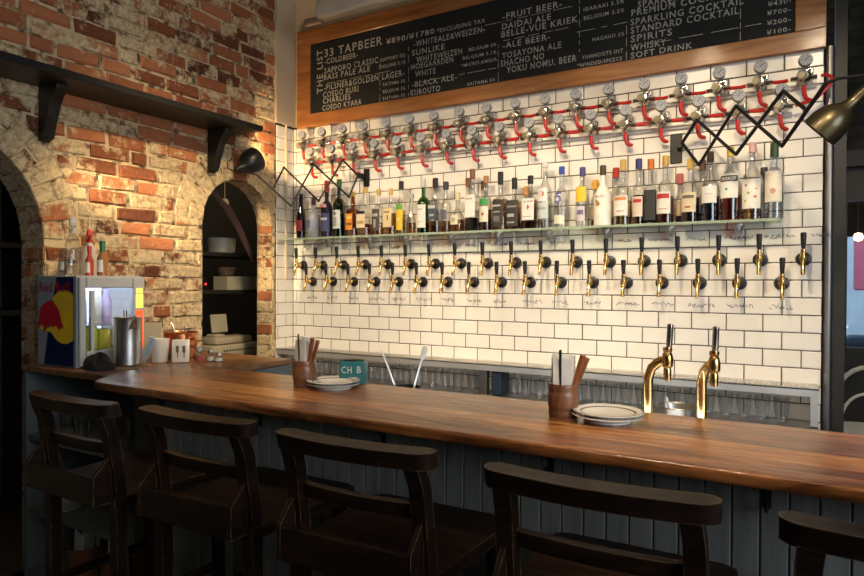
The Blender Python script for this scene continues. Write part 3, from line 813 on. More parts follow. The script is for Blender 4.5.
# ------------------------------------------------------------------ beer taps
def make_tap():
    t = thing('beer_tap', 'x', 'beer tap', (0, 0, 0))
    b = MB(); b.axis_lathe((0, 0, 0), (0, -.016, 0), [(.030, 0), (.032, .15), (.029, .7), (.016, 1)], 24); b.build('mount_collar', M['black'], t)
    b = MB(); b.axis_lathe((0, -.014, 0), (0, -.075, .002), [(.012, 0), (.013, .3), (.0165, .45), (.0165, .62), (.012, .7), (.0135, 1)], 16)
    b.lathe([(0, -.012), (.011, -.008), (.013, 0), (.011, .012), (.009, .02), (.011, .026), (.009, .038), (0, .040)], 14, Matrix.Translation((0, -.074, .004)))
    b.tube([(0, -.070, -.002), (0, -.082, -.024), (0, -.092, -.05), (0, -.096, -.070)], [.0105, .0095, .0085, .0085], 12); b.build('faucet_body', M['brass'], t)
    b = MB(); b.lathe([(.0075, 0), (.0085, .004), (.0105, .025), (.012, .062), (.0105, .070), (0, .072)], 16, Matrix.Translation((0, -.074, .043)) @ Euler((math.radians(4), 0, 0)).to_matrix().to_4x4()); b.build('handle', M['black'], t)
    return t


tap = make_tap(); first = True
for row, (n, x0, st_, z) in enumerate([(18, -.157, .17159, .251), (17, -.074, .17181, .143)]):
    for i in range(n):
        if first: o = tap; first = False
        else: o = dup(tap)
        o.location = (x0 + st_ * i, -.0005, z + FZ)
        o['label'] = 'brass beer tap with black handle, %s in the %s tap row' % (end_word(i, n), ['upper', 'lower'][row])
        o['group'] = ['upper row of beer taps', 'lower row of beer taps'][row]
        o.rotation_euler = (0, 0, RND.uniform(-.06, .06))

# ------------------------------------------------------------------ glass shelf and bottles
GZ = .425 + FZ
t = thing('glass_shelf', 'long green edged glass shelf carrying the liquor bottles', 'shelf', (0, 0, 0))
b = MB(); b.box((1.21, -.078, GZ - .006), (2.92, .15, .012), bev=.001); b.build('shelf_pane', M['shelfglass'], t)
b = MB(); b.box((1.21, -.154, GZ - .006), (2.92, .0015, .012)); b.build('polished_edge', M['edge'], t)
for x in (.099, .424, .69, 1.005, 1.302, 1.593, 1.902, 2.207, 2.505):
    b = MB(); b.axis_lathe((x, -.055, GZ - .06), (x, -.055, GZ - .0125), [(.010, 0), (.014, .3), (.028, .85), (.028, 1)], 16); b.cyl((x, -.0025, GZ - .045), (x, -.055, GZ - .045), .008, seg=10)
    b.build('shelf_bracket', M['steel'], t)


def arc_patch(b, r, a0, a1, z0, z1, n=12, sq=0.0, zoff=0):
    def P(a, z):
        m = 1.0
        if sq:
            p = 6.0; m = 1 + sq * (1 / (abs(math.cos(a)) ** p + abs(math.sin(a)) ** p) ** (1 / p) - 1)
        return b.bm.verts.new((r * m * math.cos(a), r * m * math.sin(a), z))
    lo = [P(a0 + (a1 - a0) * i / n, z0) for i in range(n + 1)]; hi = [P(a0 + (a1 - a0) * i / n, z1) for i in range(n + 1)]
    for i in range(n): b.face([lo[i], lo[i + 1], hi[i + 1], hi[i]])


def arc_disc(b, r, a, z, rad, n=14):
    b.face([b.bm.verts.new(((r) * math.cos(a + rad * math.cos(2 * PI * k / n) / r), r * math.sin(a + rad * math.cos(2 * PI * k / n) / r), z + rad * math.sin(2 * PI * k / n))) for k in range(n)])


KIND = {  # (height fraction, radius: 'B' body fraction or absolute neck metres, squareness)
    'wine': [(0, .9), (.01, 1), (.60, 1), (.66, .93), (.72, .62), (.76, 'n'), (1, 'n')],
    'beer': [(0, .92), (.01, 1), (.50, 1), (.60, .80), (.72, .52), (.8, 'n'), (1, 'n')],
    'rum': [(0, .92), (.01, 1), (.56, 1), (.62, .92), (.68, .62), (.73, 'n'), (1, 'n')],
    'slope': [(0, .92), (.01, 1), (.50, 1), (.58, .95), (.70, .60), (.78, 'n'), (1, 'n')],
    'square': [(0, .94), (.01, 1), (.58, 1), (.63, .9), (.67, .55), (.72, 'n'), (1, 'n')],
    'decanter': [(0, .92), (.03, 1), (.30, .98), (.50, .72), (.62, .42), (.70, 'n'), (1, 'n')],
    'jug': [(0, .95), (.02, 1), (.62, 1), (.70, .85), (.76, .5), (.8, 'n'), (1, 'n')],
    'slim': [(0, .92), (.01, 1), (.66, 1), (.74, .7), (.8, 'n'), (1, 'n')],
}


def bottle(x, y, h, r, kind, gm, label, liq=None, lev=.0, cap=None, caph=.035, capr=None, lab=None, marks=(), text=None, neck=.0125, z=None, grp='liquor bottles on the glass shelf', rz=None, turn=-.12):
    t = thing('bottle', label, 'bottle', (x, y, GZ + .0006 if z is None else z), RND.uniform(-.05, .05) if rz is None else rz, grp)
    prof = []; sq = []
    S = 1.0 if kind == 'square' else 0.0
    hh = h - caph * .7
    neck = min(neck, r * .6)
    for f, k in KIND[kind]:
        prof.append((neck if k == 'n' else k * r, f * hh)); sq.append(0 if (k == 'n' or k < .6) else S)
    b = MB(); b.lathe([(0, 0)] + prof, 24, None, [0] + sq, cap=True); b.build('glass_body', gm, t)
    if liq:
        pr = [(0, .004)]; q = [0]
        for (rr, zz), s_ in zip(prof, sq):
            if zz >= lev * hh: break
            pr.append((rr * .93, max(zz, .005))); q.append(s_)
        last = pr[-1][0]
        pr.append((last, lev * hh)); q.append(q[-1]); pr.append((0, lev * hh)); q.append(0)
        b = MB(); b.lathe(pr, 20, None, q, cap=False); b.build('liquid', liquid(liq), t)
    if cap:
        cr = capr or neck + .003
        b = MB(); b.lathe([(cr, hh - caph * .3), (cr * 1.02, hh), (cr, h - .002), (cr * .85, h), (0, h)], 16); b.build('cap', paint(cap, .3), t)
    if lab:
        z0, z1, c = lab[:3]; span = lab[3] if len(lab) > 3 else 1.25
        mats = [paint(c, .55)]; b = MB(); b.mi = 0; A = -PI / 2 + turn
        rr = r + .0008; arc_patch(b, rr, A - span, A + span, z0 * h, z1 * h, 14, S)
        for mk in marks:
            mats.append(paint(mk[-1], .5)); b.mi = len(mats) - 1
            if mk[0] == 'band': arc_patch(b, rr + .0005, A - span * .97, A + span * .97, mk[1] * h, mk[2] * h, 14, S)
            elif mk[0] == 'bar': arc_patch(b, rr + .0007, A - mk[3], A + mk[3], mk[1] * h, mk[2] * h, 8, S)
            elif mk[0] == 'dot': arc_disc(b, (rr + .0009) * (1 if not S else .995), A + mk[3], mk[1] * h, mk[2])
        if text:
            body, zc, hgt, tc, wid = text
            mats.append(paint(tc, .5)); b.mi = len(mats) - 1
            R_ = rr + .0012
            put_text(b, body, lambda px, py: Vector((R_ * math.cos(A + (px - wid / 2) / R_), R_ * math.sin(A + (px - wid / 2) / R_), zc * h + py)) if not S else Vector((px - wid / 2, -R_ * 1.0, zc * h + py)), wid, hgt)
        b.build('label', mats, t, smooth=0, fixn=False)
    return t


K, W_, CRM, GLD = (.012, .012, .012), (.78, .75, .69), (.74, .63, .42), (.62, .40, .10)
RD = (.50, .03, .02)
AMB = (.52, .20, .035); RED = (.30, .012, .012); DK = (.10, .02, .012); NAVY = (.02, .03, .16); PALE = (.92, .84, .60)
Y0 = -.082
C = M['clear']
bottle(-.110, Y0, .295, .031, 'beer', M['dkbrown'], 'slim brown beer bottle with red label, leftmost on the glass shelf', cap=K, caph=.012, lab=(.16, .40, (.35, .03, .03)), turn=-.3)
bottle(-.002, Y0, .262, .043, 'jug', paint((.34, .35, .38), .35), 'grey stoneware bottle with blue badge, second on the shelf', cap=(.05, .03, .05), caph=.05, lab=(.18, .50, (.40, .41, .44), .5), marks=[('dot', .40, .011, 0, (.06, .08, .35)), ('bar', .22, .36, .22, (.08, .10, .40))])
bottle(.108, Y0, .365, .038, 'wine', paint((.014, .012, .03), .2), 'dark wine bottle with red capsule and pink neck label', cap=(.50, .03, .04), caph=.075, capr=.0165, lab=(.10, .42, (.05, .06, .16)), marks=[('bar', .30, .34, .8, (.5, .5, .55)), ('bar', .52, .58, .7, (.65, .22, .26))])
bottle(.209, Y0, .365, .040, 'wine', M['dkgreen'], 'green vermouth style bottle with silver white label beside the red capped wine', cap=(.03, .11, .03), caph=.05, capr=.016, lab=(.14, .46, (.62, .64, .58), .9), marks=[('bar', .18, .34, .35, (.30, .33, .28)), ('dot', .40, .012, 0, (.15, .2, .14))])
bottle(.319, Y0, .280, .036, 'square', M['amberg'], 'amber square bottle with slanted orange label', liq=(.45, .14, .02), lev=.52, cap=GLD, caph=.03, lab=(.14, .50, (.75, .30, .03), .62), marks=[('bar', .24, .30, .5, (.25, .06, .01)), ('bar', .38, .44, .5, (.8, .55, .12))])
bottle(.413, Y0, .300, .043, 'square', C, 'wide clear bottle with cream label and dark band, red drink below', liq=RED, lev=.26, cap=GLD, caph=.035, lab=(.16, .50, CRM, .7), marks=[('band', .44, .50, K), ('bar', .24, .30, .5, (.45, .28, .12))])
bottle(.515, Y0, .282, .041, 'rum', C, 'clear bottle with tall black label and gold cap', liq=AMB, lev=.3, cap=GLD, caph=.035, lab=(.10, .56, (.06, .05, .045), .8), marks=[('bar', .40, .46, .5, (.45, .42, .36)), ('bar', .16, .34, .22, (.35, .33, .28))])
bottle(.604, Y0, .280, .039, 'square', C, 'bottle with cream label carrying dark emblem, gold capped', liq=AMB, lev=.5, cap=(.70, .48, .18), caph=.035, lab=(.16, .56, (.72, .58, .32), .75), marks=[('dot', .36, .016, 0, (.18, .12, .06)), ('bar', .46, .50, .5, (.3, .2, .1))])
bottle(.679, Y0, .318, .029, 'slim', C, 'narrow clear bottle with yellow label, green fruit print and black cap', liq=(.75, .62, .10), lev=.5, cap=K, caph=.05, lab=(.08, .46, (.82, .52, .02), .9), marks=[('band', .46, .56, (.12, .38, .05)), ('dot', .28, .012, 0, (.75, .68, .3))])
bottle(.751, Y0, .240, .030, 'decanter', C, 'short clear flask with brown drink between yellow label and green bottles', liq=AMB, lev=.3, cap=(.5, .5, .46), caph=.03)
bottle(.835, Y0, .320, .039, 'wine', M['greeng'], 'bright green bottle with big white label', liq=(.08, .25, .03), lev=.5, cap=(.62, .64, .60), caph=.05, lab=(.10, .52, W_, .95), marks=[('bar', .42, .45, .5, (.45, .45, .42)), ('bar', .2, .215, .5, (.55, .53, .48))])
bottle(.915, Y0, .318, .034, 'square', C, 'clear bottle with navy diamond label and black cap beside the bright green bottle', liq=AMB, lev=.24, cap=K, caph=.055, lab=(.24, .52, (.05, .06, .10), .8), marks=[('bar', .44, .50, .6, (.5, .5, .48)), ('bar', .30, .34, .4, (.40, .42, .44))])
bottle(.985, Y0, .292, .032, 'rum', C, 'clear bottle with dark stopper standing beside the cork topped decanter', liq=AMB, lev=.25, cap=(.05, .05, .06), caph=.045, lab=(.26, .44, (.10, .11, .15), .7))
bottle(1.062, Y0, .226, .043, 'decanter', C, 'squat cork topped decanter with diamond label and brown drink', liq=(.36, .10, .02), lev=.36, cap=(.72, .60, .36), caph=.045, capr=.014, lab=(.18, .42, (.70, .62, .40), .6), marks=[('dot', .30, .014, 0, (.40, .36, .28))])
bottle(1.155, Y0, .350, .037, 'square', C, 'tall bottle with plain white label and brown cap, dark blue drink at its foot', liq=(.06, .06, .16), lev=.24, cap=(.22, .10, .04), caph=.055, lab=(.22, .58, W_, .85), marks=[('bar', .50, .53, .5, (.5, .4, .35))])
bottle(1.238, Y0, .305, .034, 'rum', C, 'bottle with white label under bright green band, reddish drink', liq=(.32, .07, .02), lev=.42, cap=(.42, .20, .08), caph=.04, lab=(.16, .44, (.75, .72, .58), .9), marks=[('band', .47, .58, (.04, .35, .08)), ('dot', .30, .009, 0, (.5, .1, .06))])
bottle(1.326, Y0, .320, .036, 'square', C, 'square whiskey bottle with black label and tall black cap, left of a like one', liq=AMB, lev=.62, cap=K, caph=.07, lab=(.06, .50, (.035, .033, .03), .9), marks=[('bar', .40, .43, .6, (.5, .48, .44)), ('bar', .30, .32, .5, (.40, .38, .35)), ('bar', .14, .24, .45, (.16, .15, .14))])
bottle(1.408, Y0, .280, .038, 'square', C, 'square whiskey bottle with arched white lettering on black label', liq=AMB, lev=.62, cap=K, caph=.06, lab=(.06, .56, (.03, .028, .026), .9), marks=[('bar', .24, .30, .45, (.42, .40, .37)), ('bar', .12, .15, .5, (.3, .29, .27))], text=("JACK DANIEL'S", .42, .010, (.70, .68, .62), .056))
bottle(1.500, Y0, .285, .039, 'square', C, 'bourbon bottle with white label and round red seal', liq=(.36, .12, .02), lev=.60, cap=K, caph=.045, lab=(.16, .56, W_, .85), marks=[('dot', .40, .012, 0, RD), ('bar', .22, .235, .5, (.35, .3, .28))], text=('JIM BEAM', .49, .009, (.12, .10, .10), .05))
bottle(1.582, Y0, .352, .037, 'slope', C, 'tall clear rum bottle with red roundel on its shoulder label', liq=(.90, .92, .86), lev=.5, cap=(.70, .68, .62), caph=.03, lab=(.14, .38, (.55, .60, .58), .95), marks=[('bar', .40, .60, .8, W_), ('dot', .51, .014, 0, RD)], text=('BACARDI', .28, .010, (.1, .12, .12), .045))
bottle(1.672, Y0, .318, .038, 'rum', C, 'clear vodka bottle with blue cap and blue shield emblem', liq=(.94, .95, .93), lev=.5, cap=(.05, .08, .42), caph=.04, lab=(.06, .20, (.76, .74, .58), .9), marks=[('dot', .46, .020, -.1, (.10, .13, .40)), ('dot', .46, .011, -.1, (.65, .65, .66)), ('bar', .54, .57, .4, (.12, .14, .38))])
bottle(1.782, Y0, .305, .034, 'slim', C, 'clear bottle with yellow label and purple and yellow cap', liq=(.93, .93, .88), lev=.5, cap=(.10, .07, .22), caph=.045, lab=(.42, .66, (.80, .55, .03), .9), marks=[('bar', .10, .34, .7, (.62, .55, .58)), ('bar', .20, .28, .5, (.10, .08, .22))])
bottle(1.886, Y0, .305, .043, 'slope', paint((.82, .79, .70), .3), 'opaque white coconut liqueur bottle with dark cap and palm print', cap=(.07, .05, .025), caph=.05, lab=(.2, .5, (.82, .79, .70), .8), marks=[('dot', .36, .012, -.2, (.45, .20, .05)), ('dot', .40, .008, -.35, (.35, .25, .05))], text=('MALIBU', .46, .014, (.25, .16, .10), .048))
bottle(1.986, Y0, .325, .043, 'rum', C, 'clear bottle with gold cap, red arched print on cream label and yellow drink', liq=(.75, .55, .10), lev=.42, cap=GLD, caph=.055, lab=(.14, .44, W_, .9), marks=[('bar', .37, .42, .7, (.70, .22, .06)), ('bar', .20, .215, .5, (.6, .25, .2))])
bottle(2.062, Y0, .322, .0295, 'rum', C, 'bottle with orange and cream label and dark blue cap', liq=DK, lev=.5, cap=(.04, .04, .16), caph=.05, lab=(.12, .42, (.74, .60, .50), .95), marks=[('bar', .33, .38, .7, RD)])
bottle(2.118, Y0, .315, .028, 'square', C, 'narrow bottle with solid black label and orange cap', liq=DK, lev=.55, cap=(.60, .16, .03), caph=.05, lab=(.06, .52, (.02, .02, .022), 1.1))
bottle(2.186, Y0, .325, .041, 'rum', C, 'gold capped bottle with red arch label and dark red drink', liq=(.25, .01, .015), lev=.44, cap=GLD, caph=.05, lab=(.14, .46, W_, .9), marks=[('bar', .36, .43, .75, RD), ('bar', .20, .215, .5, (.6, .25, .2))])
bottle(2.298, Y0, .300, .041, 'rum', C, 'gold capped bottle with cream arched label and near black drink', liq=(.04, .015, .01), lev=.44, cap=GLD, caph=.05, lab=(.16, .46, CRM, .9), marks=[('bar', .37, .42, .65, (.16, .12, .08)), ('bar', .22, .25, .3, (.5, .10, .06))])
bottle(2.384, Y0, .325, .039, 'slope', C, 'bottle with white label over navy blue drink, dark cap', liq=NAVY, lev=.40, cap=(.05, .02, .02), caph=.05, lab=(.26, .50, W_, .95), marks=[('bar', .38, .40, .4, (.6, .55, .5))])
bottle(2.468, Y0, .338, .044, 'slope', C, 'yellow capped vodka bottle with black name band and red drink', liq=(.35, .015, .02), lev=.36, cap=(.70, .55, .06), caph=.045, lab=(.30, .62, (.80, .78, .70), .95), marks=[('band', .52, .60, (.02, .02, .022)), ('dot', .42, .006, -.2, (.05, .3, .2))], text=('SMIRNOFF', .535, .016, (.78, .76, .72), .066))
bottle(2.558, Y0, .348, .045, 'slope', C, 'pink capped bottle with floral white label and amber drink at its foot', liq=(.80, .45, .15), lev=.5, cap=(.74, .45, .42), caph=.045, lab=(.14, .52, (.80, .76, .68), .95), marks=[('dot', .24 + .05 * k, .006, (-.5, .4, -.2, .5, -.45)[k], [(.6, .45, .05), (.5, .12, .1), (.3, .4, .1), (.65, .4, .05), (.3, .15, .35)][k]) for k in range(5)])
bottle(2.645, Y0, .338, .040, 'slim', C, 'tall clear bottle with dark green cap and cream label, rightmost on the glass shelf', liq=(.93, .90, .84), lev=.4, cap=(.03, .07, .02), caph=.065, capr=.017, lab=(.22, .62, (.80, .72, .58), .95), marks=[('dot', .36, .012, 0, (.60, .30, .26))])
YB2 = -.025
for (x, h, r, kd, c, lq, lb) in [(1.098, .312, .022, 'slim', (.20, .09, .04), AMB, 'brown capped bottle in the back row behind the plain white label'),
                                 (1.196, .288, .021, 'slim', (.10, .05, .03), DK, 'dark capped bottle in the back row behind the green banded label'),
                                 (.878, .325, .019, 'slim', (.45, .03, .03), (.3, .4, .2), 'red capped bottle in the back row behind the bright green bottle'),
                                 (1.455, .238, .022, 'rum', (.50, .22, .06), AMB, 'short orange stoppered bottle between the black label and red seal whiskeys'),
                                 (1.832, .245, .022, 'slim', (.72, .36, .03), (.7, .4, .05), 'orange labelled bottle tucked behind the white coconut liqueur'),
                                 (1.936, .298, .022, 'slim', (.50, .04, .03), RED, 'red capped bottle of red drink behind the yellow drink'),
                                 (2.243, .243, .022, 'rum', (.48, .10, .09), RED, 'low red capped bottle behind the two gold capped ones'),
                                 (2.343, .300, .022, 'slim', (.12, .06, .03), (.35, .2, .06), 'brown capped bottle in the back row beside the navy drink'),
                                 (2.602, .242, .022, 'rum', (.03, .03, .03), PALE, 'black stoppered bottle in the back row near the right shelf end')]:
    bottle(x, YB2, h, r, kd, C, lb, liq=lq, lev=.5, cap=c, caph=.05, lab=(.16, .45, (.55, .40, .25), 1.0))

# ------------------------------------------------------------------ steel ledge below the taps, with glasses
LZ = -.30 + FZ
t = thing('steel_ledge', 'long stainless steel drip ledge along the tiled wall under the taps', 'ledge', (0, 0, 0))
b = MB(); b.box((1.285, -.083, LZ - .003), (3.07, .162, .006)); b.build('drip_plate', M['steel'], t)
b = MB(); b.box((1.285, -.162, LZ - .018), (3.07, .004, .036), bev=.001); b.build('fascia', M['satin'], t)
b = MB()
for k in range(150): b.box((-.2 + k * .02, -.09, LZ + .0008), (.010, .11, .0012))
b.build('drip_grate', M['chrome'], t)
b = MB(); b.box((1.285, -.083, -.472 + FZ), (3.07, .162, .006)); b.build('lower_shelf', M['steel'], t)
for x, w in ((1.26, .048), (-.20, .03)): b = MB(); b.box((x, -.14, (LZ - .006) / 2), (w, .03, LZ - .008)); b.build('leg', M['steel'], t)
b = MB(); b.slab([(2.79, -.163, LZ - .036), (2.79, -.002, LZ - .036), (2.79, -.002, -.46 + FZ), (2.79, -.163, -.46 + FZ)], (.028, 0, 0)); b.build('end_panel', M['satin'], t)
b = MB(); b.box((1.335, -.09, -.39 + FZ), (.055, .12, .15), bev=.006); tag(b.build('power_box', mat('dark blue plastic', (.02, .035, .06), .4)), 'dark blue box beside the steel ledge post', 'box')


def make_glass(h, r0, r1, name='drinking_glass'):
    b = MB(); b.lathe([(0, 0), (r0 * .9, 0), (r0, .004), (r0 * 1.02, h * .2), ((r0 + r1) / 2 * 1.06, h * .55), (r1, h), (r1 - .0018, h), ((r0 + r1) / 2 * 1.0, h * .55), (r0 - .003, .012), (0, .010)], 20, cap=False)
    return b.build(name, M['tumbler'], None, smooth=60)


g0 = make_glass(.112, .024, .034); firstg = True
xs = [.04 + .0865 * k for k in range(14)] + [1.415 + .0745 * k for k in range(18)]
for k, x in enumerate(xs):
    o = g0 if firstg else dup(g0); firstg = False
    o.location = (x, -.095 + RND.uniform(-.006, .006), -.4685 + FZ)
    where = ('%s on the left of the steel post' % ORD[14 - k]) if k < 14 else ('%s to the right of the dark blue box' % ORD[k - 13])
    tag(o, 'clear glass under the steel ledge, ' + where, 'glass', 'glasses under the steel ledge')

# ------------------------------------------------------------------ working side of the bar
b = MB(); b.box((2.1, -1.36, -.30 + FZ - .015), (2.7, .30, .03)); b.box((2.1, -1.38, (-.315 + FZ - .03) / 2), (2.66, .22, -.315 + FZ - .03))
tag(b.build('work_counter', M['steel']), 'low steel work counter behind the bar', 'counter')
WZ = -.2995 + FZ


def tower(x, lb, rz):
    t = thing('draft_tower', lb, 'draft tower', (x, -1.42, WZ), rz, 'brass draft towers behind the bar')
    b = MB(); b.lathe([(.03, 0), (.03, .006), (.018, .012), (.014, .03)], 20); b.tube([(0, 0, .01), (0, 0, .14), (.0, 0, .175), (.010, 0, .204), (.028, 0, .221), (.045, 0, .225)], .0135, 16); b.build('pipe', M['brass'], t)
    b = MB(); b.lathe([(.0, -.058), (.010, -.056), (.011, -.03), (.009, -.022), (.015, -.016), (.016, .004), (.013, .018), (.010, .022), (.013, .028), (.012, .036), (0, .038)], 18, Matrix.Translation((.052, -.004, .228)))
    b.cyl((.03, 0, .225), (.056, -.003, .227), .012); b.build('faucet', M['brass'], t)
    b = MB(); b.lathe([(.007, 0), (.0085, .01), (.0085, .060), (.008, .066), (0, .068)], 16, Matrix.Translation((.056, -.005, .262)) @ Euler((0, math.radians(3), 0)).to_matrix().to_4x4()); b.build('tap_handle', M['chrome'], t)


tower(2.387, 'curved brass draft tower with chrome handle, behind the right hand plates', 0)
tower(2.527, 'curved brass draft tower with chrome handle, nearer the right wall end', -.75)
t = thing('ice_bucket', 'round steel bucket with a white stick standing between the two brass draft towers', 'bucket', (2.452, -1.34, WZ))
b = MB(); b.lathe([(0, 0), (.050, 0), (.058, .085), (.060, .088), (.058, .090), (.054, .084), (.046, .01), (0, .008)], 28, cap=False); b.build('bucket_body', M['steel'], t)
b = MB(); b.tube([(-.01, 0, .02), (-.035, .03, .104)], .004); b.build('stick', M['white'], t)
t = thing('utensil_bowl', 'low dark bowl with a white spoon and a straw, behind the bar top', 'bowl', (1.565, -1.40, WZ))
b = MB(); b.lathe([(0, 0), (.042, 0), (.050, .076), (.048, .076), (.040, .006), (0, .006)], 26, cap=False); b.build('bowl_body', M['iron'], t)
b = MB(); b.tube([(.02, 0, .04), (.045, 0, .125), (.062, 0, .175)], .0035); b.tube([(.060, 0, .170), (.067, 0, .19), (.075, 0, .212), (.079, 0, .22)], [.004, .011, .012, .004], 10, flat=.4); b.build('spoon', M['white'], t)
b = MB(); b.tube([(-.03, 0, .03), (-.075, 0, .13), (-.108, 0, .196)], .003); b.build('straw', M['white'], t)

# ------------------------------------------------------------------ on the bar top
def holder(x, y, lb, rz):
    t = thing('cutlery_holder', lb, 'cutlery holder', (x, y, BZ + .0006), rz, 'barrel cutlery holders on the bar')
    b = MB(); pr = []
    for i in range(17):
        z = i / 16 * .084; r = .0355 + .0035 * math.sin(PI * i / 16) - (.0015 if i in (3, 4, 12, 13) else 0); pr.append((r, z))
    b.lathe([(0, 0)] + pr + [(.031, .084), (.030, .01), (0, .01)], 26, cap=False); b.build('barrel', M['woodbarrel'], t)
    b = MB()
    for k in range(5):
        y_ = -.020 + k * .0095; a_, c_ = RND.uniform(.146, .162), RND.uniform(.146, .162); q_ = .026 if abs(k - 2) < 2 else .021
        b.slab([(-q_, y_, .012), (q_, y_, .012), (q_ * 1.12, y_, c_), (0, y_, (a_ + c_) / 2 + .002), (-q_ * 1.12, y_, a_)], (0, .0075, 0))
    b.build('napkins', M['paper'], t, fixn=False)
    for (a, e, r, m, nm, ln) in [((.020, -.008, .05), (.052, -.014, .160), .0072, 'cutwood', 'wooden_handle', 0), ((.022, .004, .05), (.060, .002, .152), .0068, 'cutwood', 'wooden_handle', 0), ((-.004, -.018, .05), (-.004, -.024, .172), .003, 'black', 'dark_stick', 0)]:
        b = MB(); A_, E_ = Vector(a), Vector(e); b.tube([A_, A_.lerp(E_, .6), E_], [r * .7, r, r * 1.1], 10, flat=.7); b.build(nm, M[m], t)
    return t


holder(1.353, -1.690, 'wooden barrel holder with napkins and cutlery, left on the bar beside the teal tin', -.1)
holder(2.233, -1.700, 'wooden barrel holder with napkins and cutlery, right on the bar below the draft towers', .2)


def plates(x, y, n, where):
    for k in range(n):
        b = MB(); b.mi = 0
        R = .086
        b.lathe([(0, .002), (.052, .002), (.054, 0), (.058, 0), (.058, .003), (.072, .010), (R, .014), (R + .0005, .0155), (R - .001, .0165)], 40, cap=False)
        b.mi = 1; b.lathe([(R - .001, .0165), (R - .004, .0168)], 40, cap=False)
        b.mi = 0; b.lathe([(R - .004, .0168), (.068, .0125)], 40, cap=False)
        b.mi = 1; b.lathe([(.068, .0125), (.064, .0112)], 40, cap=False)
        b.mi = 0; b.lathe([(.064, .0112), (.056, .0055), (0, .005)], 40, cap=False)
        bmesh.ops.remove_doubles(b.bm, verts=b.bm.verts[:], dist=1e-6)
        o = b.build('plate', [M['white'], paint((.06, .055, .05), .4)], None, loc=(x + RND.uniform(-.002, .002), y + RND.uniform(-.002, .002), BZ + .0006 + k * .0095), smooth=45)
        pos = 'topmost' if k == n - 1 else 'lowest' if k == 0 else 'middle'
        tag(o, 'white dark rimmed plate, %s of the stack %s' % (pos, where), 'plate', 'plates ' + where)


plates(1.452, -1.664, 2, 'beside the left barrel holder')
plates(2.345, -1.690, 2, 'beside the right barrel holder')
t = thing('teal_tin', 'teal tin with white lettering standing behind the left plates', 'tin', (1.460, -1.568, BZ + .0006), .35)
b = MB(); b.box((0, 0, .039), (.086, .050, .077), bev=.006, seg=2); b.build('tin_body', M['teal'], t)
b = MB(); b.lathe([(.036, .0776), (.038, .0776), (.038, .0805), (.036, .0805)], 20, Matrix.Scale(.6, 4, (0, 1, 0))); b.build('tin_rim', M['iron'], t)
b = MB()
put_text(b, 'CH', lambda x, y: Vector((-.034 + x, -.0256, .038 + y)), .036, .022); put_text(b, 'B', lambda x, y: Vector((.020 + x, -.0256, .040 + y)), .014, .022); b.build('lettering', M['white'], t, smooth=0, fixn=False)

# ------------------------------------------------------------------ left end: drinks fridge and what stands round it
t = thing('drinks_fridge', 'small lit counter fridge with navy, yellow and red printed side panel', 'fridge', (.122, -1.722, SZ + .0006), .03)
D, Wd, H = .285, .315, .392       # depth runs to -x, width to +y from the near front corner
b = MB()
b.box((-D / 2, .008, H / 2), (D, .016, H), bev=.003); b.box((-D / 2, Wd - .008, H / 2), (D, .016, H), bev=.003)
b.box((-D / 2, Wd / 2, H - .012), (D, Wd - .034, .024), bev=.003); b.box((-D / 2, Wd / 2, .03), (D, Wd - .034, .06), bev=.003); b.box((-D + .006, Wd / 2, H / 2), (.012, Wd - .034, H - .09))
b.build('cabinet', M['fridge'], t)
b = MB()
for y, w in ((.017, .028), (Wd - .030, .058)): b.box((.006, y, H / 2), (.024, w, H - .012), bev=.004)
for z, h_ in ((H - .030, .046), (.04, .06)): b.box((.006, Wd / 2 - .014, z), (.022, Wd - .096, h_), bev=.003)
b.box((.006, .062, H / 2), (.018, .014, H - .13))
dr = b.build('door', M['fridge'], t)
b = MB(); b.box((.012, Wd / 2 - .02, H / 2 + .005), (.004, Wd - .10, H - .13)); b.build('door_glass', M['clear'], dr)
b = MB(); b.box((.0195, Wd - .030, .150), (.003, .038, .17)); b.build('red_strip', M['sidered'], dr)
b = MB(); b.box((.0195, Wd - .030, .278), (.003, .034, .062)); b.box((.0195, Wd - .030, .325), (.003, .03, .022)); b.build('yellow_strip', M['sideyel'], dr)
b = MB(); b.box((-D + .016, Wd / 2, H / 2 + .01), (.004, Wd - .05, H - .13)); b.box((-.12, Wd / 2, H - .0265), (.2, Wd - .06, .003)); b.build('lit_lining', M['led'], t)
b = MB(); b.box((-.14, Wd / 2, .175), (.24, Wd - .04, .004)); b.build('inner_shelf', M['steel'], t)
# printed side panel: diagonal bands, yellow disc and red beast
b = MB(); y = -.0006
MS = Matrix(((1, 0, 0, 0), (0, 0, -1, 0), (0, 1, 0, 0), (0, 0, 0, 1)))    # polygon (x,z) facing -y


def side(poly, mi, k):
    b.mi = mi; b.face([b.bm.verts.new((x, -.0006 - k * .0005, z)) for x, z in poly])


side([(-D + .004, .004), (-.003, .004), (-.003, H - .006), (-D + .004, H - .006)], 1, 0)
side([(-D + .05, .004), (-.02, .004), (-.02, H - .006), (-.140, H - .006), (-.20, .16)], 0, 1)
cx, cz, R = -.085, .215, .115
pol = [(cx + R * math.cos(a), cz + R * math.sin(a)) for a in [2 * PI * k / 40 for k in range(40)]]
side([(min(x, -.022), z) for x, z in pol], 2, 2)
bull = [(-.270, .20), (-.262, .245), (-.235, .268), (-.195, .282), (-.165, .285), (-.150, .270), (-.128, .250), (-.112, .225), (-.106, .198), (-.092, .180), (-.096, .160), (-.112, .166), (-.124, .152), (-.136, .170), (-.155, .176), (-.168, .160), (-.180, .172), (-.205, .170), (-.220, .148), (-.238, .150), (-.232, .172), (-.258, .172), (-.274, .160), (-.276, .180)]
side(bull, 3, 3)
side([(-.225, .150), (-.205, .165), (-.16, .168), (-.13, .150), (-.15, .140), (-.19, .148)], 2, 4)
side([(-.262, .165), (-.245, .178), (-.232, .160), (-.25, .148)], 2, 4)
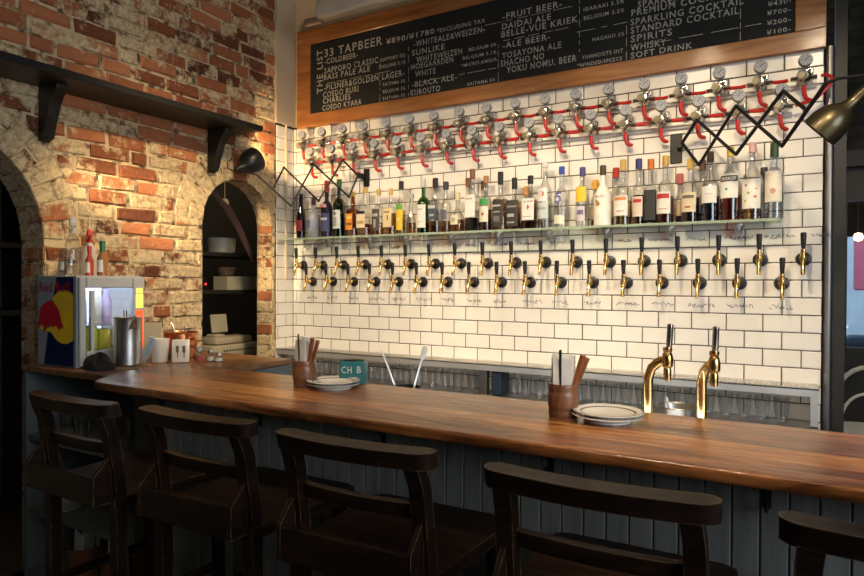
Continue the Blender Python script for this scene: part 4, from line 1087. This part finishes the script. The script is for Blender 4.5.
b.mi = 3; put_text(b, 'Red Bull', lambda x, z: Vector((-D + .022 + x, -.0032, .322 + z)), .215, .042)
b.build('side_print', [M['navy'], M['silver'], M['emyel'], M['emred']], t, smooth=0, fixn=False)
for k, (y, w, h_, m) in enumerate([(.085, .06, .11, 'lime'), (.150, .055, .095, 'lime'), (.21, .05, .09, 'white')]):
    b = MB(); b.box((0, 0, h_ / 2), (.06, w, h_), bev=.008, seg=2)
    tag(b.build('drink_carton', M[m], None, loc=(.122 - .06 - .03 * y, -1.722 + y, SZ + .0625)), ['yellow green carton inside the lit fridge, next to the door post', 'yellow green carton in the middle of the lit fridge', 'white carton inside the lit fridge at its right'][k], 'carton', 'cartons in the lit fridge')
for k, (y, m) in enumerate([(.095, 'lilac'), (.165, 'white'), (.215, 'lilac')]):
    b = MB(); b.lathe([(0, 0), (.022, 0), (.024, .004), (.024, .10), (.012, .13), (.012, .15), (0, .15)], 18)
    tag(b.build('small_bottle', paint((.55, .45, .75), .4) if m == 'lilac' else M['white'], None, loc=(.122 - .13, -1.722 + y, SZ + .1785)), ['lilac bottle on the upper fridge shelf, nearest the door post', 'white bottle on the upper fridge shelf', 'lilac bottle on the upper fridge shelf at its right'][k], 'bottle', 'bottles on the upper fridge shelf')

FT = SZ + H + .0012
t = thing('glass_jar', 'clear glass jar on top of the small fridge, at its left', 'jar', (-.105, -1.62, FT))
b = MB(); b.lathe([(0, 0), (.042, 0), (.045, .006), (.045, .10), (.036, .118), (.036, .125), (.034, .125), (.034, .116), (.042, .098), (.042, .008), (0, .006)], 26, cap=False); b.build('jar_body', M['tumbler'], t)
b = MB(); arc_patch(b, .0456, -2.2, -1.0, .025, .06); b.build('jar_label', M['paper'], t, smooth=0, fixn=False)


def sprayer(x, y, lb, body, head, h):
    t = thing('spray_bottle', lb, 'spray bottle', (x, y, FT), -.5)
    b = MB(); b.lathe([(0, 0), (.030, 0), (.033, .006), (.033, h * .45), (.024, h * .62), (.013, h * .70), (.013, h * .74), (0, h * .74)], 22); b.build('flask', body, t)
    b = MB(); b.lathe([(.016, h * .72), (.016, h * .78), (.012, h * .80)], 16); b.box((.014, 0, h * .90), (.078, .026, h * .17), bev=.008, seg=2); b.box((.048, 0, h * .90), (.014, .014, .014))
    b.tube([(.030, 0, h * .86), (.034, 0, h * .80), (.028, 0, h * .74)], .005); b.build('trigger_head', head, t)


sprayer(.030, -1.685, 'clear spray bottle on the fridge before the glass jar', M['tumbler'], M['spray'], .255)
sprayer(-.088, -1.538, 'white spray bottle with red trigger head on top of the fridge', M['spray'], paint((.62, .05, .03), .4), .215)
for x, y, h, c1, c2, lb in [(.022, -1.605, .135, (.42, .06, .03), (.55, .04, .03), 'tiny red hot sauce bottle with red cap on the fridge'), (.055, -1.565, .160, (.32, .14, .05), (.03, .16, .06), 'larger sauce bottle with green cap and white label on the fridge')]:
    t = thing('sauce_bottle', lb, 'sauce bottle', (x, y, FT), 0)
    r = .017 if h < .15 else .022
    b = MB(); b.lathe([(0, 0), (r, 0), (r, h * .5), (r * .45, h * .66), (r * .4, h * .84), (0, h * .84)], 18); b.build('flask', paint(c1, .2), t)
    b = MB(); b.lathe([(r * .55, h * .78), (r * .55, h * .97), (0, h)], 14); b.lathe([(r * .5, h * .66), (r * .5, h * .78)], 14); b.build('cap', paint(c2, .35), t)
    b = MB(); arc_patch(b, r + .0006, -2.6, -.5, h * .10, h * .44); b.build('label', M['paper'], t, smooth=0, fixn=False)

# steel pitcher on a folded cloth
t = thing('serving_mat', 'brown woven mat under the steel pitcher', 'mat', (.255, -1.575, SZ + .0005))
b = MB(); n = 30; c0 = b.bm.verts.new((0, 0, .006)); rg = []
ring = []
for i in range(n):
    a = 2 * PI * i / n; ring.append((b.bm.verts.new((.088 * math.cos(a) * (1 + .05 * math.sin(3 * a)), .070 * math.sin(a), .006 + .003 * math.sin(4 * a))), b.bm.verts.new((.096 * math.cos(a), .078 * math.sin(a) * (1 + .06 * math.sin(5 * a)), 0))))
for i in range(n):
    j = (i + 1) % n; b.face([c0, ring[i][0], ring[j][0]]); b.face([ring[i][0], ring[i][1], ring[j][1], ring[j][0]])
b.build('woven_cloth', M['tray'], t)
JZ = SZ + .0095
t = thing('steel_pitcher', 'brushed steel pitcher with tongs standing in front of the lit fridge', 'pitcher', (.248, -1.572, JZ), 2.9)
b = MB(); b.lathe([(0, 0), (.055, 0), (.058, .004), (.056, .10), (.055, .195), (.059, .205), (.057, .205), (.053, .195), (.053, .01), (0, .008)], 30, cap=False)
b.slab([(-.050, -.020, .150), (-.050, .020, .150), (-.088, .004, .206), (-.088, -.004, .206)], (.004, 0, .0)); b.build('pitcher_body', M['steel'], t)
b = MB(); b.tube([(.052, 0, .185), (.085, 0, .18), (.092, 0, .14), (.078, 0, .07), (.053, 0, .05)], .006); b.build('handle', M['steel'], t)
for dx in (-.012, .010): b = MB(); b.tube([(dx, .01, .05), (dx * 1.4, .012, .235)], .004, flat=.5); b.build('tongs', M['iron'], t)
b = MB(); b.tube([(-.03, .0, .06), (-.045, -.004, .19), (-.062, -.006, .215)], .003); b.build('ladle_handle', M['steel'], t)
b = MB()
n = 34; rows = []
for k in range(9):
    ph = k / 8 * PI / 2; rows.append([b.bm.verts.new(((.074 * math.cos(ph)) * math.cos(2 * PI * i / n) * (1 + .10 * math.sin(3 * 2 * PI * i / n + k)), (.038 * math.cos(ph)) * math.sin(2 * PI * i / n) * (1 + .12 * math.sin(4 * 2 * PI * i / n)), (.052 * math.sin(ph)) * (1 + .28 * math.sin(2 * PI * i / n * 2 + 1) + .16 * math.sin(2 * PI * i / n * 5 + k)))) for i in range(n)])
for p, q in zip(rows, rows[1:]):
    for i in range(n): b.face([p[i], p[(i + 1) % n], q[(i + 1) % n], q[i]])
b.face(rows[0][::-1])
tag(b.build('folded_cloth', M['cloth'], None, loc=(.225, -1.690, SZ + .0006), rot=(0, 0, .2)), 'crumpled black cloth lying before the small fridge', 'cloth')
b = MB(); b.lathe([(0, 0), (.032, 0), (.036, .004), (.044, .100), (.0455, .108), (.043, .108), (.040, .098), (.033, .008), (0, .007)], 28, cap=False)
tag(b.build('white_cup', M['white'], None, loc=(.232, -1.405, SZ + .0006), smooth=50), 'white cup with nothing on it, between steel pitcher and white box', 'cup')
t = thing('dispenser_box', 'small white box with two dark cut marks beside the white cup', 'box', (.312, -1.352, SZ + .0006), .75)
b = MB(); b.box((0, 0, .052), (.074, .045, .104), bev=.006, seg=2); b.build('box_body', M['white'], t)
b = MB(); 
for dx in (-.012, .016): b.box((dx, -.0232, .062), (.013, .001, .030)); b.box((dx + .001, -.0232, .036), (.004, .001, .024))
b.build('cut_marks', M['tray'], t)
t = thing('copper_pot', 'copper pot standing at the brick wall behind white cup and box', 'pot', (.165, -1.24, SZ + .0006))
b = MB(); b.lathe([(0, 0), (.068, 0), (.074, .008), (.076, .12), (.079, .124), (.076, .126), (.072, .12), (.070, .01), (0, .008)], 30, cap=False); b.build('pot_body', M['copper'], t)
b = MB(); b.tube([(.076, 0, .095), (.10, 0, .10), (.118, 0, .085), (.105, 0, .06), (.076, 0, .06)], .006); b.build('handle', M['copper'], t)
b = MB(); b.tube([(-.02, .0, .06), (-.04, -.01, .15), (-.055, -.01, .168)], .004); b.tube([(.02, .01, .06), (.03, 0, .155)], .0035); b.build('utensils', M['steel'], t)
b = MB(); b.box((0, 0, .085), (.10, .004, .17), bev=.001)
tag(b.build('menu_card', M['cream'], None, loc=(.050, -1.325, SZ + .001), rot=(-.12, 0, .5)), 'cream card leaning behind the steel pitcher at the brick wall', 'card')
t = thing('tongs', 'pale blue handled tongs leaning between steel pitcher and white cup', 'tongs', (.262, -1.495, SZ + .001), 0)
b = MB(); b.tube([(-.03, 0, .007), (.0, 0, .06), (.03, .006, .125)], [.005, .008, .009], 10, flat=.5); b.tube([(-.03, .012, .007), (.008, .012, .06), (.036, .014, .118)], [.005, .008, .009], 10, flat=.5); b.build('tong_arms', paint((.42, .56, .66), .35), t)
for k, (x, y, h, c) in enumerate([(.372, -1.300, .060, (.35, .04, .06)), (.402, -1.262, .052, (.55, .5, .42)), (.330, -1.272, .066, (.3, .2, .12)), (.440, -1.248, .040, (.6, .6, .56))]):
    t = thing('spice_jar', ['little glass spice jar with red label before the arch', 'little glass spice jar beside the red labelled one', 'taller little glass spice jar next to the white box', 'lowest little spice jar, nearest the kitchen arch'][k], 'jar', (x, y, SZ + .0006), 0, 'spice jars before the kitchen arch')
    b = MB(); b.lathe([(0, 0), (.016, 0), (.017, .003), (.017, h * .62), (.012, h * .74), (0, h * .74)], 16); b.build('jar_body', M['tumbler'], t)
    b = MB(); b.lathe([(.0165, h * .10), (.0175, h * .1), (.0175, h * .45), (.0165, h * .45)], 16, cap=False); b.build('label', paint(c, .5), t)
    b = MB(); b.lathe([(.013, h * .74), (.014, h * .78), (.013, h), (0, h)], 16); b.build('lid', M['steel'], t)

# inside the shelf unit
gs = make_glass(.105, .026, .036)
for k in range(10):
    o = gs if k == 0 else dup(gs)
    o.location = (.02 + (k % 5) * .095, -1.70 + (k // 5) * .11, -.5345 + FZ)
    o.name = 'drinking_glass'
    tag(o, 'clear glass in the blue grey unit, %s in the %s row' % (['first', 'second', 'third', 'fourth', 'fifth'][k % 5] + ' from the pier', ['front', 'back'][k // 5]), 'glass', 'glasses in the shelf unit')
for k in range(7):
    b = MB(); R = .062; b.lathe([(0, .001), (.036, .001), (.038, 0), (.040, .002), (R, .010), (R, .012), (.038, .005), (0, .004)], 28, cap=False)
    tag(b.build('plate', M['white'], None, loc=(-.02, -1.69, -.8595 + FZ + .0085 * k), smooth=45), 'small white plate in the shelf unit stack, %s' % ('lowest' if k == 0 else 'topmost' if k == 6 else ORD[k + 1] + ' from below'), 'plate', 'small plates in the shelf unit')
for x, lb in ((.06, 'brown basket with papers on the lowest unit shelf, nearer the pier'), (.30, 'brown basket with papers on the lowest unit shelf, nearer the bar')):
    t = thing('paper_basket', lb, 'basket', (x, -1.64, -1.1295 + FZ), 0, 'baskets on the lowest unit shelf')
    b = MB(); b.lathe([(0, 0), (.070, 0), (.085, .12), (.088, .125), (.083, .12), (.068, .006), (0, .006)], 24, cap=False); b.build('basket_body', M['woodbarrel'], t)
    b = MB()
    for k in range(4): b.slab([(-.05 + .02 * k, -.03 + .02 * k, .02), (.03 + .008 * k, -.035 + .02 * k, .02), (.045, -.04 + .022 * k, .17 + .012 * (k % 2)), (-.035 + .02 * k, -.035 + .02 * k, .19)], (0, .0015, 0))
    b.build('papers', M['paper'], t, fixn=False)

# ------------------------------------------------------------------ wall shelf on the brick
t = thing('wall_shelf', 'long black wall shelf on two brackets high on the brick wall', 'shelf', (0, 0, 0))
b = MB(); b.box((XL + .131, -1.60, 1.040 + FZ), (.255, 2.12, .034), bev=.003); b.build('shelf_board', M['iron'], t)
for y in (-1.655, -.705):
    b = MB(); w = .05
    poly = [(0, 1.022), (.15, 1.022), (.15, 1.0), (.115, .975), (.09, .94), (.075, .89), (.06, .85), (.045, .825), (.04, .79), (0, .775)]
    MM = Matrix(((1, 0, 0, XL + .0085), (0, 0, 1, y - w / 2), (0, 1, 0, FZ), (0, 0, 0, 1)))
    b.prism(poly, MM, w); bmesh.ops.bevel(b.bm, geom=b.bm.edges[:], offset=.003, segments=1, affect='EDGES'); b.build('bracket', M['iron'], t)

# ------------------------------------------------------------------ scissor lamps
def scissor(t, hinge, J, end, half, th=.0058):
    """crossed flat bars from a wall plate; J = [(bottom, top)...]"""
    b = MB(); h = Vector(hinge)
    prev = None
    tb = lambda p, q, o=0: b.tube([Vector(p), Vector(q)], th, 8)
    tb(h, J[0][0]); tb(h, J[0][1])
    for (l0, u0), (l1, u1) in zip(J, J[1:]): tb(l0, u1); tb(u0, l1)
    tb(J[-1][0], end); tb(J[-1][1], half)
    for l, u in J:
        for p in (l, u): b.lathe([(0, -.007), (.0065, -.006), (.0065, .006), (0, .007)], 10, Matrix.Translation(p) @ Euler((PI / 2, 0, 0)).to_matrix().to_4x4())
    b.build('scissor_arm', M['iron'], t)


v = lambda x, y, z: Vector((x, y, z + FZ))
t = thing('scissor_lamp', 'black scissor wall lamp with lit black shade by the brick arch', 'lamp', (0, 0, 0), 0)
b = MB(); b.box((.366, -.0055, .80 + FZ), (.045, .009, .115), bev=.003); b.box((.352, -.040, .806 + FZ), (.022, .060, .034), bev=.003); b.build('wall_mount', M['iron'], t)
scissor(t, v(.345, -.068, .806), [(v(.324, -.13, .667), v(.275, -.13, .900)), (v(.183, -.25, .637), v(.144, -.25, .865)), (v(.059, -.36, .603), v(.001, -.36, .841))], v(-.104, -.48, .786), v(-.031, -.42, .706))
b = MB(); b.tube([v(-.104, -.48, .786), v(-.14, -.52, .80), v(-.165, -.57, .795), v(-.162, -.605, .800)], .0045); b.tube([v(-.165, -.60, .795), v(-.20, -.62, .812), v(-.203, -.62, .85), v(-.18, -.605, .875)], .0035); b.build('lamp_arm', M['iron'], t)


def shade(t, neck, axis, L, R, m, wall=.002, nk=.28):
    n = Vector(neck); a = Vector(axis).normalized()
    b = MB(); k = nk
    P = [(.016, 0), (.019, k * .5), (.022, k), (R * .62, k + (1 - k) * .17), (R * .86, k + (1 - k) * .38), (R * .97, k + (1 - k) * .65), (R, 1.0)]
    b.axis_lathe(n, n + a * L, [(0, 0)] + P + [(R - wall, 1.0)] + [(max(r - wall, .004), z) for r, z in P[::-1][1:-2]] + [(0, k + .02)], 30)
    b.build('lamp_shade', m, t, smooth=50)
    c = n + a * L * .62
    b = MB(); b.lathe([(0, -.024), (.014, -.02), (.022, 0), (.014, .02), (0, .024)], 16, Matrix.Translation(c)); b.build('bulb', M['bulb'] if t['lit'] else M['white'], t)
    return c, a


t['lit'] = 1
cL, aL = shade(t, v(-.155, -.60, .802), (.10, .74, .46), .170, .074, M['black'])
t = thing('brass_scissor_lamp', 'scissor wall lamp with big dark brass shade at the right wall end', 'lamp', (0, 0, 0), 0)
t['lit'] = 0
b = MB(); b.box((2.221, -.0055, .795 + FZ), (.055, .009, .145), bev=.003); b.box((2.24, -.024, .81 + FZ), (.03, .028, .04), bev=.003); b.build('wall_mount', M['iron'], t)
scissor(t, v(2.253, -.04, .812), [(v(2.342, -.135, .684), v(2.332, -.135, .891)), (v(2.508, -.28, .691), v(2.506, -.28, .897)), (v(2.685, -.46, .675), v(2.687, -.46, .888))], v(2.825, -.63, .851), v(2.768, -.55, .779), .0075)
b = MB(); b.tube([v(2.825, -.63, .851), v(2.86, -.63, .862), v(2.94, -.63, .860), v(2.962, -.63, .845), v(2.952, -.63, .822)], .006); b.build('lamp_arm', M['iron'], t)
shade(t, v(2.948, -.63, .818), (-.72, .10, -.70), .200, .069, M['oldbrass'], nk=.40)

# ------------------------------------------------------------------ seen through the arches
t = thing('kitchen_rack', 'dark storage rack with three shelves in the kitchen behind the arch', 'rack', (0, 0, 0))
for z in (.338, .08, -.426): b = MB(); b.box((-.90, .06, z - .012 + FZ), (.40, 1.0, .024)); b.build('shelf', M['dkpanel'], t)
for x in (-.72, -1.08):
    for y in (-.42, .54): b = MB(); b.box((x, y, (.9 + FZ) / 2), (.03, .03, .9 + FZ)); b.build('post', M['dkpanel'], t)
b = MB(); b.lathe([(0, 0), (.085, 0), (.095, .01), (.098, .105), (.102, .11), (.096, .11), (.092, .012), (0, .01)], 26, Matrix(), cap=False)
tag(b.build('cream_pot', M['cream'], None, loc=(-.84, -.105, .3385 + FZ)), 'cream pot on the upper rack shelf inside the kitchen arch', 'pot')
b = MB(); b.slab([(-.08, -.16, 0), (.06, -.16, 0), (.06, .16, 0), (-.08, .16, 0)], (0, 0, .005))
for x0, x1, y0, y1 in ((-.08, .06, -.16, -.155), (-.08, .06, .155, .16), (-.08, -.075, -.155, .155), (.055, .06, -.155, .155)): b.box(((x0 + x1) / 2, (y0 + y1) / 2, .05), (x1 - x0, y1 - y0, .09))
tag(b.build('cream_bin', M['cream'], None, loc=(-.80, .02, .081 + FZ)), 'long cream plastic bin on the middle rack shelf', 'bin')
b = MB(); b.lathe([(0, 0), (.05, 0), (.075, .06), (.07, .06), (.045, .008), (0, .008)], 20, cap=False)
tag(b.build('wicker_bowl', M['tray'], None, loc=(-.82, -.08, .182 + FZ)), 'dark bowl set on top of the cream bin', 'bowl')
t = thing('kitchen_appliance', 'cream metal appliance with a row of dark slots behind the arch sill', 'appliance', (-.80, -.08, -.4255 + FZ))
b = MB(); b.box((0, 0, .062), (.22, .46, .122), bev=.012, seg=2); b.build('housing', M['cream'], t)
b = MB()
for k in range(12): b.box((.1105, -.13 + k * .024, .085), (.002, .012, .014))
b.build('vent_slots', M['dkpanel'], t)
b = MB(); b.box((0, 0, .03), (.16, .34, .05), bev=.015, seg=2); b.box((-.01, -.09, .062), (.10, .09, .02), bev=.008)
tag(b.build('egg_tray', M['cream'], None, loc=(-.80, -.09, -.3025 + FZ)), 'pale tray lying on top of the cream appliance', 'tray')
b = MB(); b.box((0, 0, .065), (.02, .14, .13), bev=.006, rot=(0, -.15, 0))
tag(b.build('cutting_board', M['cream'], None, loc=(-.83, -.135, -.2235 + FZ)), 'cream board standing upright above the appliance', 'board')
b = MB(); b.lathe([(0, -.03), (.028, -.026), (.030, 0), (.022, .02), (.008, .03)], 16, Matrix.Translation((-.8, -.11, .70 + FZ))); b.cyl((-.8, -.11, .735 + FZ), (-.8, -.11, CEIL - .001), .003)
tag(b.build('pendant_lamp', mat('dim lamp glass', (.6, .5, .3), .4, emit=(1, .7, .35), estr=.12)), 'small dim hanging lamp inside the kitchen arch', 'lamp')
b = MB(); b.box((-.75, -.345, .122 + FZ), (.03, .05, .08), bev=.004); b.mi = 1; b.lathe([(0, 0), (.006, 0), (.006, .004), (0, .006)], 12, Matrix.Translation((-.735, -.332, .122 + FZ)) @ Euler((0, PI / 2, 0)).to_matrix().to_4x4())
tag(b.build('control_switch', [M['black'], M['redled']]), 'black switch box on the rack post with red pilot light', 'switch')
b = MB()
for k in range(5):
    o_ = k * .013
    b.tube([(-.52, -.46 + o_, .735 + FZ - .02 * abs(k - 1)), (-.54, -.35 + o_, .63 + FZ), (-.55, -.23 + o_ * .7, .50 + FZ), (-.55, -.14 + o_ * .5, .36 + FZ), (-.54, -.10 + o_ * .4, .28 + FZ)], [.008, .012, .012, .010, .008], 10)
tag(b.build('curtain', M['curtain']), 'dusky red curtain gathered to the right side of the kitchen arch', 'curtain')
t = thing('back_shelf', 'dark shelf seen through the left brick arch', 'shelf', (0, 0, 0))
for z in (.35, -.05): b = MB(); b.box((-1.45, -1.9, z + FZ), (.4, 1.6, .03)); b.build('shelf', M['dkpanel'], t)
for y in (-2.6, -1.15): b = MB(); b.box((-1.45, y, (.9 + FZ) / 2), (.38, .03, .9 + FZ)); b.build('side_panel', M['dkpanel'], t)
t = thing('oil_bottle', 'yellow oil bottle on the dark shelf behind the left brick arch', 'bottle', (-1.33, -1.46, .3655 + FZ))
b = MB(); b.lathe([(0, 0), (.04, 0), (.042, .01), (.042, .13), (.014, .2), (.014, .24), (0, .24)], 18); b.build('flask', paint((.42, .30, .05), .25), t)
b = MB(); b.lathe([(.017, .23), (.017, .262), (0, .264)], 14); b.build('cap', M['black'], t)
b = MB(); arc_patch(b, .0426, -1.6, .4, .03, .09); b.build('label', M['cream'], t, smooth=0, fixn=False)

# ------------------------------------------------------------------ bistro chair at the far right
t = thing('bistro_chair', 'ivory metal bistro chair with hoop back beyond the right bar end', 'chair', (3.055, .66, 0))
b = MB(); b.lathe([(0, .625), (.175, .625), (.185, .635), (.18, .648), (0, .652)], 36); b.build('seat', M['bistro'], t)
b = MB(); b.lathe([(.17, .60), (.20, .605), (.20, .622), (.17, .624)], 36); b.build('seat_ring', M['iron'], t)
b = MB()
for rr, zz, wd in ((.176, .30, .012), (.118, .16, .008)):
    b.tube([(rr * math.cos(PI - PI * i / 16), .10 - .02 * math.sin(PI * i / 16), .655 + zz * math.sin(PI * i / 16)) for i in range(17)], wd, 10)
b.build('hoop_back', M['bistro'], t)
for a in (45, 135, 225, 315):
    b = MB(); x, y = math.cos(math.radians(a)), math.sin(math.radians(a)); b.tube([(x * .14, y * .14, .62), (x * .17, y * .17, .3), (x * .19, y * .19, 0)], .010); b.build('leg', M['bistro'], t)

# ------------------------------------------------------------------ light
def spot(name, loc, to, watt, ang, blend, col, size=.06):
    l = bpy.data.lights.new(name, 'SPOT'); l.energy = watt; l.spot_size = math.radians(ang); l.spot_blend = blend; l.color = col; l.shadow_soft_size = size
    o = bpy.data.objects.new(name, l); COL.objects.link(o); o.location = loc
    o.rotation_euler = (Vector(to) - Vector(loc)).to_track_quat('-Z', 'Y').to_euler(); return o


WARM = (1.0, .80, .54)
for k, (x, tx, w) in enumerate([(.35, .15, 165), (1.2, 1.0, 185), (2.1, 1.9, 195), (2.85, 2.7, 125)]):
    spot('assumed_ceiling_spot', (x, -2.25, 1.90 + FZ), (tx, .0, .06 + FZ), w, 53, .7, WARM, .10)  # unseen ceiling lamps, assumed from the warm light on the tiles
spot('assumed_brick_spot', (1.6, -1.3, 1.92 + FZ), (XL, -1.0, .08 + FZ), 205, 46, .65, (1.0, .74, .42), .08)  # unseen lamp, assumed from the lit brick and the shelf shadow
spot('arch_fill', (.10, -2.4, .85 + FZ), (-.44, -.2, .33 + FZ), 260, 17, .35, (1.0, .74, .42), .05)  # added spot with no visible lamp, brightens the arch reveal
for x, w in ((1.3, 95), (2.55, 140)): spot('assumed_bar_spot', (x + .1, -2.15, 1.95 + FZ), (x + .05, -1.62, -.2 + FZ), w, 40, .9, (1.0, .76, .48), .06)  # unseen lamps over the counter, assumed to light the bar top
sl = spot('scissor_lamp_light', cL + aL * .03, cL + aL, 15, 92, .2, (1.0, .66, .32), .03)
for loc, w in (((2.4, -3.4, 1.9 + FZ), 4.5), ((.6, -3.2, 1.9 + FZ), 2)):
    l = bpy.data.lights.new('room_fill', 'POINT'); l.energy = w; l.color = (1, .80, .56); l.shadow_soft_size = .15  # dim ambient fill added behind the camera, no fixtures there
    o = bpy.data.objects.new('room_fill', l); COL.objects.link(o); o.location = loc
l = bpy.data.lights.new('assumed_daylight', 'AREA'); l.energy = 76; l.color = (.86, .93, 1.0); l.shape = 'RECTANGLE'; l.size = 1.5; l.size_y = 2.4  # assumed cool daylight from the right; wall_right has no window there
o = bpy.data.objects.new('assumed_daylight', l); COL.objects.link(o); o.location = (4.93, -3.2, .75 + FZ); o.rotation_euler = (0, PI / 2, 0)
l = bpy.data.lights.new('under_bar_fill', 'AREA'); l.energy = 2.8; l.color = (.80, .90, 1.0); l.shape = 'RECTANGLE'; l.size = 2.2; l.size_y = .04  # added cool fill strip, lifts the steel ledge and its glasses
o = bpy.data.objects.new('under_bar_fill', l); COL.objects.link(o); o.location = (2.0, -1.545, -.245 + FZ); o.rotation_euler = (PI / 2, 0, 0)
l = bpy.data.lights.new('kitchen_fill', 'POINT'); l.energy = 11.0; l.color = (1, .80, .5); l.shadow_soft_size = .1  # added unseen light, brightens the kitchen behind the arch
o = bpy.data.objects.new('kitchen_fill', l); COL.objects.link(o); o.location = (-.6, .5, 1.4 + FZ)
l = bpy.data.lights.new('fridge_lamp', 'POINT'); l.energy = .25; l.color = (.7, .82, 1.0); l.shadow_soft_size = .02
o = bpy.data.objects.new('fridge_lamp', l); COL.objects.link(o); o.location = (.06, -1.57, SZ + .34)

w = bpy.data.worlds.new('daylight'); SC.world = w; w.use_nodes = True
nt = w.node_tree; bg = nt.nodes['Background']
sky = nt.nodes.new('ShaderNodeTexSky'); sky.sky_type = 'HOSEK_WILKIE'; sky.turbidity = 4; sky.sun_direction = Vector((.3, -.6, .74)).normalized()
nt.links.new(sky.outputs[0], bg.inputs[0]); bg.inputs[1].default_value = 9.0

vs_ = SC.view_settings
vs_.view_transform = 'Standard'; vs_.look = 'None'; vs_.gamma = 1.0; vs_.use_curve_mapping = False; vs_.exposure = 0.0
